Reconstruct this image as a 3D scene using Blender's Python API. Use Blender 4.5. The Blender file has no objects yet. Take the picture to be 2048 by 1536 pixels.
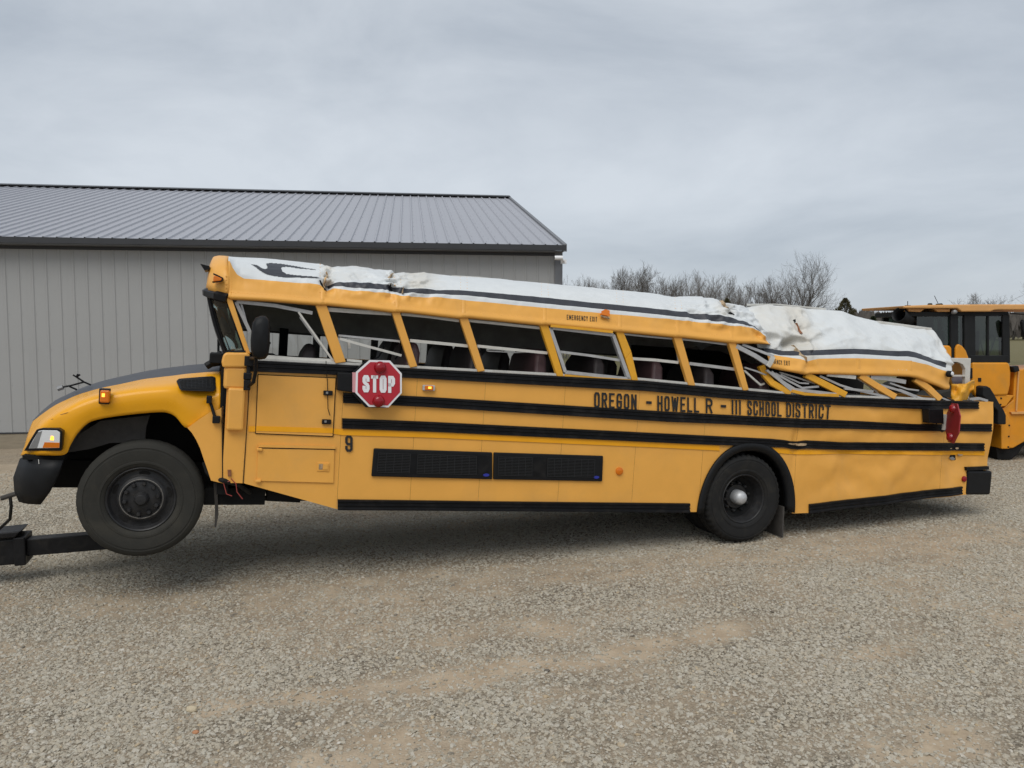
import bpy, math, random
import numpy as np
from mathutils import Vector, Matrix, noise as mnoise
R_ = math.radians
random.seed(7)
SC = bpy.context.scene
COL = SC.collection

# ------------------------------------------------------------------ camera, sky, sun, exposure
FPX = 1540.0                       # focal length in photo pixels (2048 wide)
CAM_H, CAM_P = 2.457, 0.06682
cam = bpy.data.cameras.new('camera'); cam.sensor_width = 36; cam.lens = FPX / 2048 * 36
cam.clip_end = 3000; cam.clip_start = 0.05
camo = bpy.data.objects.new('camera', cam); COL.objects.link(camo)
camo.location = (0, 0, CAM_H); camo.rotation_euler = (math.pi / 2 - CAM_P, 0, 0)
SC.camera = camo

SUN_EL, SUN_AZ = R_(54), R_(196)   # azimuth clockwise from +Y: behind the camera
w = bpy.data.worlds.new('World'); SC.world = w; w.use_nodes = True
nt = w.node_tree; nt.nodes.clear()
def N(tree, t, **kw):
    n = tree.nodes.new(t)
    for k, v in kw.items():
        if k.startswith('i_'): n.inputs[k[2:].replace('_', ' ')].default_value = v
        else: setattr(n, k, v)
    return n
out = N(nt, 'ShaderNodeOutputWorld'); bg = N(nt, 'ShaderNodeBackground'); bg.inputs[1].default_value = 0.12
sky = N(nt, 'ShaderNodeTexSky', sky_type='NISHITA', sun_disc=False, sun_elevation=SUN_EL, sun_rotation=SUN_AZ)
tc = N(nt, 'ShaderNodeTexCoord')
mp = N(nt, 'ShaderNodeMapping'); mp.inputs['Scale'].default_value = (1.0, 1.0, 2.5); mp.inputs['Location'].default_value = (3.1, .4, .2)
nz = N(nt, 'ShaderNodeTexNoise'); nz.inputs['Scale'].default_value = 2.6; nz.inputs['Detail'].default_value = 9; nz.inputs['Roughness'].default_value = .56; nz.inputs['Distortion'].default_value = .35
rp = N(nt, 'ShaderNodeValToRGB')
rp.color_ramp.elements[0].position = .30; rp.color_ramp.elements[0].color = (3.00, 3.33, 3.75, 1)
rp.color_ramp.elements[1].position = .68; rp.color_ramp.elements[1].color = (4.45, 4.76, 5.12, 1)
mx = N(nt, 'ShaderNodeMix', data_type='RGBA'); mx.inputs[0].default_value = .93
nt.links.new(tc.outputs['Generated'], mp.inputs[0]); nt.links.new(mp.outputs[0], nz.inputs['Vector'])
nt.links.new(nz.outputs['Fac'], rp.inputs[0]); nt.links.new(sky.outputs[0], mx.inputs[6]); nt.links.new(rp.outputs[0], mx.inputs[7])
nt.links.new(mx.outputs[2], bg.inputs[0]); nt.links.new(bg.outputs[0], out.inputs[0])

sun = bpy.data.lights.new('sun', 'SUN'); sun.energy = 1.5; sun.angle = R_(42); sun.color = (1, .965, .91)
suno = bpy.data.objects.new('sun', sun); COL.objects.link(suno)
sd = Vector((math.sin(SUN_AZ) * math.cos(SUN_EL), math.cos(SUN_AZ) * math.cos(SUN_EL), math.sin(SUN_EL)))
suno.rotation_euler = (-sd).to_track_quat('-Z', 'Y').to_euler(); suno.location = (0, -10, 40)
vs = SC.view_settings; vs.view_transform = 'Standard'; vs.look = 'None'; vs.exposure = 0.31; vs.gamma = 1; vs.use_curve_mapping = False

# ------------------------------------------------------------------ pixel rays
FW = Vector((0, math.cos(CAM_P), -math.sin(CAM_P))); UP = Vector((0, math.sin(CAM_P), math.cos(CAM_P))); EYE = Vector((0, 0, CAM_H))
def ray(px, py): return Vector((1, 0, 0)) * ((px - 1024) / FPX) + UP * (-(py - 768) / FPX) + FW
def hit(px, py, n, d0):
    d = ray(px, py); return EYE + d * ((d0 - EYE.dot(n)) / d.dot(n))
def GP(px, py, z=0.0): return hit(px, py, Vector((0, 0, 1)), z)
def AT(px, py, Y):                                   # point of the vertical plane y = Y
    return hit(px, py, Vector((0, 1, 0)), Y)
# bus frame: x to the rear, y from the near side inwards, z up (the nose is hoisted, so it is pitched)
TH, PH = 0.33983, 0.07046
BU = Vector((math.cos(TH) * math.cos(PH), math.sin(TH) * math.cos(PH), -math.sin(PH)))
BL = Vector((-math.sin(TH), math.cos(TH), 0)); BW = BU.cross(BL)
TR = .52                                             # tyre radius
BO = Vector((2.70581, 8.87085, TR)) - BW * TR
def B(px, py, off=0.0):
    P = hit(px, py, BL, BO.dot(BL) + off) - BO
    return Vector((P.dot(BU), P.dot(BL), P.dot(BW)))
BWID = 2.44; WB = 6.382

# ------------------------------------------------------------------ mesh helpers
class MB:
    def __init__(s): s.v = []; s.f = []; s.m = []
    def add(s, vs, fs, m=0):
        b = len(s.v); s.v += [tuple(p) for p in vs]; s.f += [tuple(i + b for i in f) for f in fs]; s.m += [m] * len(fs); return s
    def quad(s, a, b, c, d, m=0): return s.add([a, b, c, d], [(0, 1, 2, 3)], m)
    def hexa(s, p, m=0):          # p: 4 front + 4 back
        return s.add(p, [(0, 1, 2, 3), (7, 6, 5, 4), (0, 4, 5, 1), (1, 5, 6, 2), (2, 6, 7, 3), (3, 7, 4, 0)], m)
    def box(s, c, d, m=0, rot=None):
        c = Vector(c); h = Vector(d) / 2; p = []
        for y in (-1, 1):
            for x, z in ((-1, -1), (1, -1), (1, 1), (-1, 1)):
                q = Vector((x * h.x, y * h.y, z * h.z)); p.append(c + (rot @ q if rot else q))
        return s.hexa(p, m)
    def prism(s, poly, vec, m=0, cap=True):
        n = len(poly); vec = Vector(vec); a = [Vector(p) for p in poly]; b = [p + vec for p in a]
        fs = [(i, (i + 1) % n, n + (i + 1) % n, n + i) for i in range(n)]
        if cap: fs += [tuple(range(n))[::-1], tuple(range(n, 2 * n))]
        return s.add(a + b, fs, m)
    def tube(s, path, r, n=8, m=0, cap=True):
        path = [Vector(p) for p in path]; k = len(path); rs = r if isinstance(r, (list, tuple)) else [r] * k
        vs = []; fs = []; pn = None
        for i, p in enumerate(path):
            t = (path[min(i + 1, k - 1)] - path[max(i - 1, 0)]).normalized()
            if pn is None: pn = t.orthogonal().normalized()
            pn = (pn - t * pn.dot(t)); pn = pn.normalized() if pn.length > 1e-6 else t.orthogonal().normalized()
            bn = t.cross(pn)
            for j in range(n):
                a = 2 * math.pi * j / n; vs.append(p + (pn * math.cos(a) + bn * math.sin(a)) * rs[i])
        for i in range(k - 1):
            for j in range(n):
                fs.append((i * n + j, i * n + (j + 1) % n, (i + 1) * n + (j + 1) % n, (i + 1) * n + j))
        if cap: fs += [tuple(range(n))[::-1], tuple(range((k - 1) * n, k * n))]
        return s.add(vs, fs, m)
    def lathe(s, prof, c, n=48, m=0, rmod=None, ax='y', close=False):
        # prof: (radius, axial); axis along bus y (inwards positive)
        c = Vector(c); vs = []; k = len(prof)
        for i, (r, a) in enumerate(prof):
            for j in range(n):
                t = 2 * math.pi * j / n; rr = r * (rmod(i, j) if rmod else 1)
                if ax == 'y': q = Vector((rr * math.cos(t), a, rr * math.sin(t)))
                elif ax == 'z': q = Vector((rr * math.cos(t), rr * math.sin(t), a))
                else: q = Vector((a, rr * math.cos(t), rr * math.sin(t)))
                vs.append(c + q)
        fs = []
        for i in range(k - 1 if not close else k):
            i2 = (i + 1) % k
            for j in range(n): fs.append((i * n + j, i * n + (j + 1) % n, i2 * n + (j + 1) % n, i2 * n + j))
        return s.add(vs, fs, m)
    def disc(s, c, r, d, n=20, m=0, ax='y'):           # short solid cylinder, facing outwards (-y)
        return s.lathe([(0.0001, 0), (r * .8, 0), (r, d * .25), (r, d)], c, n, m, ax=ax)
    def grid(s, rows, m=0, mats=None):
        R = len(rows); C = len(rows[0]); vs = [p for r in rows for p in r]; b = len(s.v); s.v += [tuple(p) for p in vs]
        for i in range(R - 1):
            for j in range(C - 1):
                s.f.append((b + i * C + j, b + i * C + j + 1, b + (i + 1) * C + j + 1, b + (i + 1) * C + j)); s.m.append(mats[i] if mats else m)
        return s
    def build(s, name, mats, parent=None, smooth=False, bev=0, solid=0, kind=None, label=None, cat=None, group=None, attr=None):
        me = bpy.data.meshes.new(name); me.from_pydata(s.v, [], s.f)
        if not isinstance(mats, (list, tuple)): mats = [mats]
        for q in mats: me.materials.append(MT[q] if isinstance(q, str) else q)
        if len(mats) > 1: me.polygons.foreach_set('material_index', s.m)
        if smooth: me.polygons.foreach_set('use_smooth', [True] * len(me.polygons))
        if attr:
            for k_, v_ in attr.items(): me.attributes.new(k_, 'FLOAT', 'POINT').data.foreach_set('value', v_)
        me.update()
        o = bpy.data.objects.new(name, me); COL.objects.link(o)
        if parent: o.parent = parent
        if solid:
            md = o.modifiers.new('solid', 'SOLIDIFY'); md.thickness = solid; md.offset = 0
        if bev:
            md = o.modifiers.new('bevel', 'BEVEL'); md.width = bev; md.segments = 2; md.limit_method = 'ANGLE'; md.angle_limit = R_(35)
        if smooth == 'auto':
            try: me.set_sharp_from_angle(angle=R_(38))
            except Exception: pass
        tag(o, label, cat, group, kind)
        return o
def tag(o, label=None, cat=None, group=None, kind=None):
    for k, v in (('label', label), ('category', cat), ('group', group), ('kind', kind)):
        if v: o[k] = v
    return o
def empty(name, loc, label, cat, group=None, rot=None):
    o = bpy.data.objects.new(name, None); COL.objects.link(o); o.location = loc; o.empty_display_size = .2
    if rot: o.rotation_euler = rot
    return tag(o, label, cat, group)
def fbm(x, y, z, o=4):
    return mnoise.fractal(Vector((x, y, z)), 1.0, 2.0, o)
def sstep(a, b, x):
    t = max(0, min(1, (x - a) / (b - a))); return t * t * (3 - 2 * t)
def interp(poly, x):
    if x <= poly[0][0]: return poly[0][1:]
    for a, b in zip(poly, poly[1:]):
        if x <= b[0]:
            t = (x - a[0]) / (b[0] - a[0]) if b[0] > a[0] else 0
            return tuple(p + (q - p) * t for p, q in zip(a[1:], b[1:]))
    return poly[-1][1:]

# ------------------------------------------------------------------ materials
MT = {}
def mat(name, col, rough=.5, metal=0, var=0, vscale=3, bump=0, bscale=40, dirt=None, dirt_amt=.35, dirt_scale=2.2, spec=.5, coat=0, emit=None, alpha=None, vstretch=None, dirt_lo=.5):
    m = bpy.data.materials.new(name); m.use_nodes = True; t = m.node_tree; b = t.nodes['Principled BSDF']
    b.inputs['Base Color'].default_value = (*col, 1); b.inputs['Roughness'].default_value = rough; b.inputs['Metallic'].default_value = metal
    b.inputs['Specular IOR Level'].default_value = spec; b.inputs['Coat Weight'].default_value = coat; b.inputs['Coat Roughness'].default_value = .15
    tc = N(t, 'ShaderNodeTexCoord'); last = None
    vec = tc.outputs['Object']
    if vstretch:
        mpn = N(t, 'ShaderNodeMapping'); mpn.inputs['Scale'].default_value = vstretch; t.links.new(vec, mpn.inputs[0]); vec = mpn.outputs[0]
    if var:
        n1 = N(t, 'ShaderNodeTexNoise'); n1.inputs['Scale'].default_value = vscale; n1.inputs['Detail'].default_value = 6; n1.inputs['Roughness'].default_value = .65
        t.links.new(vec, n1.inputs['Vector'])
        r1 = N(t, 'ShaderNodeValToRGB'); lo = [c * (1 - var) for c in col]; hi = [min(1, c * (1 + var)) for c in col]
        r1.color_ramp.elements[0].position = .3; r1.color_ramp.elements[0].color = (*lo, 1); r1.color_ramp.elements[1].position = .7; r1.color_ramp.elements[1].color = (*hi, 1)
        t.links.new(n1.outputs['Fac'], r1.inputs[0]); last = r1.outputs[0]
        r2 = N(t, 'ShaderNodeMapRange'); r2.inputs[3].default_value = max(0, rough - .12); r2.inputs[4].default_value = min(1, rough + .15)
        t.links.new(n1.outputs['Fac'], r2.inputs[0]); t.links.new(r2.outputs[0], b.inputs['Roughness'])
    if dirt:
        n2 = N(t, 'ShaderNodeTexNoise'); n2.inputs['Scale'].default_value = dirt_scale; n2.inputs['Detail'].default_value = 9; n2.inputs['Roughness'].default_value = .7; n2.inputs['Distortion'].default_value = .6
        t.links.new(vec, n2.inputs['Vector'])
        mr = N(t, 'ShaderNodeMapRange'); mr.inputs[1].default_value = dirt_lo; mr.inputs[2].default_value = dirt_lo + .25; mr.inputs[4].default_value = dirt_amt
        t.links.new(n2.outputs['Fac'], mr.inputs[0])
        mxn = N(t, 'ShaderNodeMix', data_type='RGBA'); t.links.new(mr.outputs[0], mxn.inputs[0])
        if last: t.links.new(last, mxn.inputs[6])
        else: mxn.inputs[6].default_value = (*col, 1)
        mxn.inputs[7].default_value = (*dirt, 1); last = mxn.outputs[2]
    if last: t.links.new(last, b.inputs['Base Color'])
    if bump:
        n3 = N(t, 'ShaderNodeTexNoise'); n3.inputs['Scale'].default_value = bscale; n3.inputs['Detail'].default_value = 5
        t.links.new(vec, n3.inputs['Vector'])
        bp = N(t, 'ShaderNodeBump'); bp.inputs['Strength'].default_value = bump; bp.inputs['Distance'].default_value = .01
        t.links.new(n3.outputs['Fac'], bp.inputs['Height']); t.links.new(bp.outputs[0], b.inputs['Normal'])
    if emit:
        b.inputs['Emission Color'].default_value = (*emit[0], 1); b.inputs['Emission Strength'].default_value = emit[1]
    MT[name] = m; return m
DUST = (.30, .24, .17)
mat('bus_yellow', (.80, .395, .075), .42, var=.05, vscale=2.5, bump=.05, bscale=6, dirt=(.60, .33, .10), dirt_amt=.45, dirt_scale=1.1, spec=.4)
mat('hood_yellow', (.80, .365, .012), .26, var=.04, vscale=2, bump=.03, bscale=4, dirt=(.60, .31, .03), dirt_amt=.2, dirt_scale=1.7, spec=.32)
mat('reflect_yellow', (.88, .38, .003), .35, var=.05, vscale=6)
mat('bright_yellow', (.76, .37, .02), .5, var=.10, vscale=8, dirt=(.5, .28, .06), dirt_amt=.5, dirt_scale=5)
mat('roof_white', (.64, .66, .66), .45, var=.04, vscale=4, bump=.10, bscale=5)
def add_stain():
    t = MT['roof_white'].node_tree; b = t.nodes['Principled BSDF']; src = b.inputs['Base Color'].links[0].from_socket
    a = N(t, 'ShaderNodeAttribute', attribute_name='stain'); n = N(t, 'ShaderNodeTexNoise'); tc = N(t, 'ShaderNodeTexCoord'); n.inputs['Scale'].default_value = 5; n.inputs['Detail'].default_value = 9; n.inputs['Roughness'].default_value = .7; n.inputs['Distortion'].default_value = 1.2
    t.links.new(tc.outputs['Object'], n.inputs['Vector']); m1 = N(t, 'ShaderNodeMath', operation='MULTIPLY_ADD'); m1.inputs[1].default_value = .9; t.links.new(a.outputs['Fac'], m1.inputs[0]); t.links.new(n.outputs['Fac'], m1.inputs[2])
    mr = N(t, 'ShaderNodeMapRange'); mr.inputs[1].default_value = .62; mr.inputs[2].default_value = 1.25; mr.inputs[4].default_value = .42; t.links.new(m1.outputs[0], mr.inputs[0])
    mx = N(t, 'ShaderNodeMix', data_type='RGBA'); t.links.new(mr.outputs[0], mx.inputs[0]); t.links.new(src, mx.inputs[6]); mx.inputs[7].default_value = (.50, .42, .29, 1); t.links.new(mx.outputs[2], b.inputs['Base Color'])
add_stain()
mat('roof_stripe', (.030, .032, .040), .5, var=.2, vscale=10)
mat('rail_black', (.006, .0065, .008), .36, var=.25, vscale=9, dirt=(.06, .055, .05), dirt_amt=.3, dirt_scale=5, spec=.22)
mat('black_plastic', (.008, .0085, .0095), .5, var=.25, vscale=12, bump=.05, bscale=90, spec=.22)
mat('louver_grey', (.026, .027, .029), .55, spec=.3)
mat('hood_black', (.055, .057, .065), .5, var=.12, vscale=4)
mat('rubber', (.030, .029, .025), .8, var=.15, vscale=7, dirt=(.075, .067, .050), dirt_amt=.45, dirt_scale=1.8, bump=.15, bscale=60, spec=.25)
mat('rubber_clean', (.014, .014, .014), .75, var=.2, vscale=7, dirt=(.06, .054, .042), dirt_amt=.4, dirt_scale=4, spec=.25)
mat('rim_black', (.026, .026, .027), .35, var=.3, vscale=14, dirt=(.07, .06, .045), dirt_amt=.35, dirt_scale=6, spec=.22)
mat('hub_grey', (.26, .265, .27), .5, .35, var=.1, vscale=12)
mat('hub_silver', (.50, .51, .52), .45, .3, var=.08, vscale=12)
mat('hub_ring', (.16, .15, .135), .7, var=.4, vscale=25)
mat('aluminium', (.46, .46, .46), .42, .35, var=.12, vscale=10, dirt=(.25, .23, .2), dirt_amt=.4, dirt_scale=6)
mat('pale_trim', (.58, .57, .53), .55, var=.1, vscale=9, dirt=(.3, .26, .2), dirt_amt=.4, dirt_scale=6)
mat('chassis', (.010, .010, .010), .8, var=.4, vscale=5, spec=.22)
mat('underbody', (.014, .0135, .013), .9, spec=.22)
mat('liner', (.32, .32, .31), .8, var=.2, vscale=4)
mat('interior_grey', (.10, .10, .095), .8, var=.15, vscale=3)
mat('seat_vinyl', (.028, .021, .022), .55, var=.25, vscale=6, bump=.1, bscale=30)
mat('seat_maroon', (.075, .040, .042), .5, var=.2, vscale=6)
mat('amber', (.60, .15, .004), .22, emit=((1, .25, .01), .04))
mat('amber_lit', (.9, .35, .05), .3, emit=((1, .38, .04), 2.2))
mat('red_sign', (.44, .016, .032), .45, var=.06, vscale=8, dirt=(.36, .03, .04), dirt_amt=.3, dirt_scale=4)
mat('red_back', (.27, .018, .026), .5, var=.12, vscale=8)
mat('red_lamp', (.26, .003, .010), .18)
mat('sign_white', (.80, .80, .82), .45)
mat('hinge_pink', (.62, .30, .32), .5)
mat('print_black', (.012, .012, .012), .5)
mat('logo_blue', (.02, .03, .30), .4)
mat('rust', (.22, .085, .035), .8, var=.5, vscale=25)
mat('torn_metal', (.45, .33, .20), .6, .2, var=.5, vscale=22, dirt=(.2, .09, .04), dirt_amt=.7, dirt_scale=14)
mat('wire_red', (.30, .05, .04), .5)
mat('lens_clear', (.72, .74, .76), .12, spec=.8)
mat('wall_grey', (.335, .336, .330), .45, var=.03, vscale=.7, spec=.4, bump=.03, bscale=3)
mat('roof_grey', (.36, .365, .395), .42, .15, var=.03, vscale=.5)
mat('trim_dark', (.030, .031, .034), .45, var=.1, vscale=2)
mat('trim_mid', (.15, .155, .165), .45, var=.1, vscale=2)
mat('base_board', (.26, .22, .16), .85, var=.15, vscale=2.5, vstretch=(1, 1, 6))
mat('loader_yellow', (.70, .275, .010), .42, var=.08, vscale=2.5, dirt=(.42, .23, .06), dirt_amt=.45, dirt_scale=2)
mat('loader_tan', (.66, .34, .11), .5, var=.06, vscale=2.5, dirt=(.42, .26, .12), dirt_amt=.4, dirt_scale=3)
mat('loader_black', (.013, .014, .015), .45, var=.2, vscale=6, spec=.22)
mat('bark', (.115, .102, .09), .95, var=.3, vscale=4)
mat('bark_pale', (.155, .14, .125), .95, var=.3, vscale=4)
mat('cedar', (.035, .048, .018), .9, var=.5, vscale=2.0)
mat('cedar_brown', (.085, .075, .035), .9, var=.45, vscale=2.0)
mat('wood_far', (.110, .098, .088), 1.0, var=.35, vscale=.25)
mat('camera_white', (.75, .75, .75), .4)
mat('tow_black', (.012, .012, .013), .42, var=.35, vscale=6, dirt=(.055, .05, .042), dirt_amt=.5, dirt_scale=4, spec=.22)
mat('mud', (.055, .050, .045), .85, var=.3, vscale=8)
def glass(name, tint, tr):
    m = bpy.data.materials.new(name); m.use_nodes = True; t = m.node_tree; t.nodes.clear()
    o = N(t, 'ShaderNodeOutputMaterial'); a = N(t, 'ShaderNodeBsdfTransparent'); a.inputs[0].default_value = (*tint, 1)
    g = N(t, 'ShaderNodeBsdfGlossy'); g.inputs['Roughness'].default_value = .03
    fr = N(t, 'ShaderNodeFresnel'); fr.inputs[0].default_value = 1.5
    ad = N(t, 'ShaderNodeMath', operation='ADD'); ad.inputs[1].default_value = tr; t.links.new(fr.outputs[0], ad.inputs[0])
    mx = N(t, 'ShaderNodeMixShader'); t.links.new(ad.outputs[0], mx.inputs[0]); t.links.new(a.outputs[0], mx.inputs[1]); t.links.new(g.outputs[0], mx.inputs[2]); t.links.new(mx.outputs[0], o.inputs[0])
    MT[name] = m
glass('glass_green', (.42, .52, .47), .03); glass('glass_dark', (.34, .42, .38), .03); glass('glass_clear', (.85, .87, .86), .02)

# ------------------------------------------------------------------ ground
def G2(px, py): p = GP(px, py); return (p.x, p.y)
STRIPS = [  # worn, dusty streaks: path in the yard, half width, strength
    ([G2(-300, 1215), G2(300, 1200), G2(900, 1160), G2(1300, 1120), G2(1700, 1085), G2(2300, 1050)], .62, .95),
    ([G2(430, 1412), G2(700, 1385), G2(900, 1362), G2(1050, 1335), G2(1300, 1300), G2(1460, 1262)], .19, 1.15),
    ([G2(1230, 1440), G2(1380, 1395)], .20, .75), ([G2(1740, 1310), G2(1810, 1300)], .16, 1.1),
    ([G2(1780, 1500), G2(1930, 1478)], .22, 1.1), ([G2(600, 1530), G2(860, 1490)], .34, 1.0), ([G2(150, 1255), G2(560, 1225)], .32, .6),
    ([G2(1000, 1230), G2(1500, 1190)], .3, .5), ([G2(30, 1460), G2(320, 1440)], .2, .5), ([G2(-600, 955), G2(90, 945)], 1.1, .9)]
def seg_d(x, y, a, b):
    dx, dy = b[0] - a[0], b[1] - a[1]; t = max(0, min(1, ((x - a[0]) * dx + (y - a[1]) * dy) / (dx * dx + dy * dy)))
    return math.hypot(x - a[0] - t * dx, y - a[1] - t * dy)
def dustf(x, y):
    d = .42 + .40 * fbm(x * .33, y * .62, 1.3, 3) + .42 * fbm(x * 1.7, y * 2.6, 9.1, 4)
    wob = 1 + .55 * fbm(x * 1.1, y * 1.1, 4.0, 3)
    for path, hw, s in STRIPS:
        if min(abs(y - q[1]) for q in path) > 3.5: continue
        dd = min(seg_d(x, y, a, b) for a, b in zip(path, path[1:]))
        k_ = s * (1 - sstep(hw * .1 * wob, hw * 1.7 * wob, dd)); d = d + (max(d, .92 * s) - d) * k_ * (.75 + .7 * fbm(x * 3.2, y * 4.2, 3, 3))
    if y > 11: d = d * .7 + .22
    return max(0, min(1, d))
def gz(x, y):
    a = 1 - sstep(16, 22, y)
    return .016 * a * fbm(x * .5, y * .8, 2.2, 3) + .006 * a * fbm(x * 2.5, y * 3.1, 7.2, 2) - .012 * a * (dustf_c(x, y))
_dc = {}
def dustf_c(x, y):
    k = (round(x, 2), round(y, 2))
    if k not in _dc: _dc[k] = dustf(x, y)
    return _dc[k]
xs = [-10 + .14 * i for i in range(158)]; ys = [2.5 + .11 * i for i in range(142)]
def grow(v, lim, st):
    o = []; 
    while abs(v) < lim: v += st; st *= 1.28; o.append(v)
    return o
xs = grow(xs[0], 900, -.2)[::-1] + xs + grow(xs[-1], 900, .2); ys = grow(ys[0], 60, -.2)[::-1] + ys + grow(ys[-1], 1500, .16)
vsg = []; dat = []
for y in ys:
    for x in xs:
        near = -10.2 < x < 12.3 and 2.3 < y < 18.3
        d = dustf_c(x, y) if near else max(0, min(1, .42 + .4 * fbm(x * .3, y * .4, 1.3, 3)))
        vsg.append((x, y, gz(x, y) if near else 0)); dat.append(d)
nx = len(xs); fsg = [(j * nx + i, j * nx + i + 1, (j + 1) * nx + i + 1, (j + 1) * nx + i) for j in range(len(ys) - 1) for i in range(nx - 1)]
me = bpy.data.meshes.new('ground'); me.from_pydata(vsg, [], fsg); at = me.attributes.new('dust', 'FLOAT', 'POINT'); at.data.foreach_set('value', dat)
me.polygons.foreach_set('use_smooth', [True] * len(me.polygons))
ground = bpy.data.objects.new('ground', me); COL.objects.link(ground); tag(ground, 'grey and tan gravel yard running out to dead grass', kind='structure')
m = bpy.data.materials.new('gravel_ground'); m.use_nodes = True; t = m.node_tree; b = t.nodes['Principled BSDF']; b.inputs['Roughness'].default_value = .95; b.inputs['Specular IOR Level'].default_value = .15
tc = N(t, 'ShaderNodeTexCoord'); att = N(t, 'ShaderNodeAttribute', attribute_name='dust')
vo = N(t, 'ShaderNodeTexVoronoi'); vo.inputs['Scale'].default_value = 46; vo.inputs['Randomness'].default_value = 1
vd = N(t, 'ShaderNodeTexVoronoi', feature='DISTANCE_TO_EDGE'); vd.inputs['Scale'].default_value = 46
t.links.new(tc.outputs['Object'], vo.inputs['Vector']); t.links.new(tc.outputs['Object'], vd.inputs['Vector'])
rs = N(t, 'ShaderNodeValToRGB'); e = rs.color_ramp.elements; e[0].color = (.10, .088, .07, 1); e[1].color = (.30, .27, .225, 1)  # ground under the stones darkened: shade of the gaps put into the colour
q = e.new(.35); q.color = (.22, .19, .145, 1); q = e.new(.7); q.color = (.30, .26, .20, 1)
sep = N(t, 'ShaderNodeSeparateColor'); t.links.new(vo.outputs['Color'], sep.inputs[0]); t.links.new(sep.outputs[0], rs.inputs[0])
nd = N(t, 'ShaderNodeTexNoise'); nd.inputs['Scale'].default_value = 3.2; nd.inputs['Detail'].default_value = 10; nd.inputs['Roughness'].default_value = .75; t.links.new(tc.outputs['Object'], nd.inputs['Vector'])
rd = N(t, 'ShaderNodeValToRGB'); e = rd.color_ramp.elements; e[0].position = .3; e[0].color = (.32, .24, .16, 1); e[1].position = .72; e[1].color = (.54, .445, .325, 1)
t.links.new(nd.outputs['Fac'], rd.inputs[0])
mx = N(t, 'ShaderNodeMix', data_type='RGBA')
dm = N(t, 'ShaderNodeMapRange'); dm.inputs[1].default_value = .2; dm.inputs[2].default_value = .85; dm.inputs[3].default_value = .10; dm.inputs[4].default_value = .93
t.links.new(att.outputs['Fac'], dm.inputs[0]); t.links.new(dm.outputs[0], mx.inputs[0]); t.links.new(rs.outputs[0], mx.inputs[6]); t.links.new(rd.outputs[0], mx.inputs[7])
# dead grass beyond the yard
sx = N(t, 'ShaderNodeSeparateXYZ'); t.links.new(tc.outputs['Object'], sx.inputs[0])
ng = N(t, 'ShaderNodeTexNoise'); ng.inputs['Scale'].default_value = .22; ng.inputs['Detail'].default_value = 6; t.links.new(tc.outputs['Object'], ng.inputs['Vector'])
ma = N(t, 'ShaderNodeMath', operation='MULTIPLY_ADD'); ma.inputs[1].default_value = 12; t.links.new(ng.outputs['Fac'], ma.inputs[0]); t.links.new(sx.outputs[1], ma.inputs[2])
mg = N(t, 'ShaderNodeMapRange'); mg.inputs[1].default_value = 33; mg.inputs[2].default_value = 37; t.links.new(ma.outputs[0], mg.inputs[0])
rg = N(t, 'ShaderNodeValToRGB'); e = rg.color_ramp.elements; e[0].position = .35; e[0].color = (.12, .115, .055, 1); e[1].position = .65; e[1].color = (.21, .175, .095, 1); t.links.new(nd.outputs['Fac'], rg.inputs[0])
mx2 = N(t, 'ShaderNodeMix', data_type='RGBA'); t.links.new(mg.outputs[0], mx2.inputs[0]); t.links.new(mx.outputs[2], mx2.inputs[6]); t.links.new(rg.outputs[0], mx2.inputs[7])
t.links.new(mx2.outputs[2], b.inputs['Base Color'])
bh = N(t, 'ShaderNodeMath', operation='MINIMUM'); bh.inputs[1].default_value = .22; t.links.new(vd.outputs['Distance'], bh.inputs[0])
inv = N(t, 'ShaderNodeMapRange'); inv.inputs[1].default_value = .25; inv.inputs[2].default_value = .9; inv.inputs[3].default_value = 1; inv.inputs[4].default_value = .15; t.links.new(att.outputs['Fac'], inv.inputs[0])
bh2 = N(t, 'ShaderNodeMath', operation='MULTIPLY'); t.links.new(bh.outputs[0], bh2.inputs[0]); t.links.new(inv.outputs[0], bh2.inputs[1])
nf = N(t, 'ShaderNodeTexNoise'); nf.inputs['Scale'].default_value = 70; nf.inputs['Detail'].default_value = 6; t.links.new(tc.outputs['Object'], nf.inputs['Vector'])
bh3 = N(t, 'ShaderNodeMath', operation='MULTIPLY_ADD'); bh3.inputs[1].default_value = .18; t.links.new(nf.outputs['Fac'], bh3.inputs[0]); t.links.new(bh2.outputs[0], bh3.inputs[2])
bp = N(t, 'ShaderNodeBump'); bp.inputs['Strength'].default_value = .9; bp.inputs['Distance'].default_value = .03; t.links.new(bh3.outputs[0], bp.inputs['Height']); t.links.new(bp.outputs[0], b.inputs['Normal'])
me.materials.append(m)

# loose gravel: instanced stones, thick between the worn streaks
m = bpy.data.materials.new('gravel_stone'); m.use_nodes = True; t = m.node_tree; b = t.nodes['Principled BSDF']; b.inputs['Roughness'].default_value = .9; b.inputs['Specular IOR Level'].default_value = .2
oi = N(t, 'ShaderNodeObjectInfo'); rs = N(t, 'ShaderNodeValToRGB'); e = rs.color_ramp.elements
e[0].color = (.20, .175, .14, 1); e[1].color = (.54, .51, .45, 1)
for p, c in ((.06, (.34, .305, .24)), (.35, (.395, .355, .285)), (.55, (.425, .375, .29)), (.75, (.44, .41, .34)), (.93, (.46, .42, .35)), (.965, (.42, .33, .21))):
    q = e.new(p); q.color = (*c, 1)
t.links.new(oi.outputs['Random'], rs.inputs[0])
tcn = N(t, 'ShaderNodeTexCoord'); n1 = N(t, 'ShaderNodeTexNoise'); n1.inputs['Scale'].default_value = 1.6; n1.inputs['Detail'].default_value = 4; t.links.new(tcn.outputs['Object'], n1.inputs['Vector'])
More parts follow.
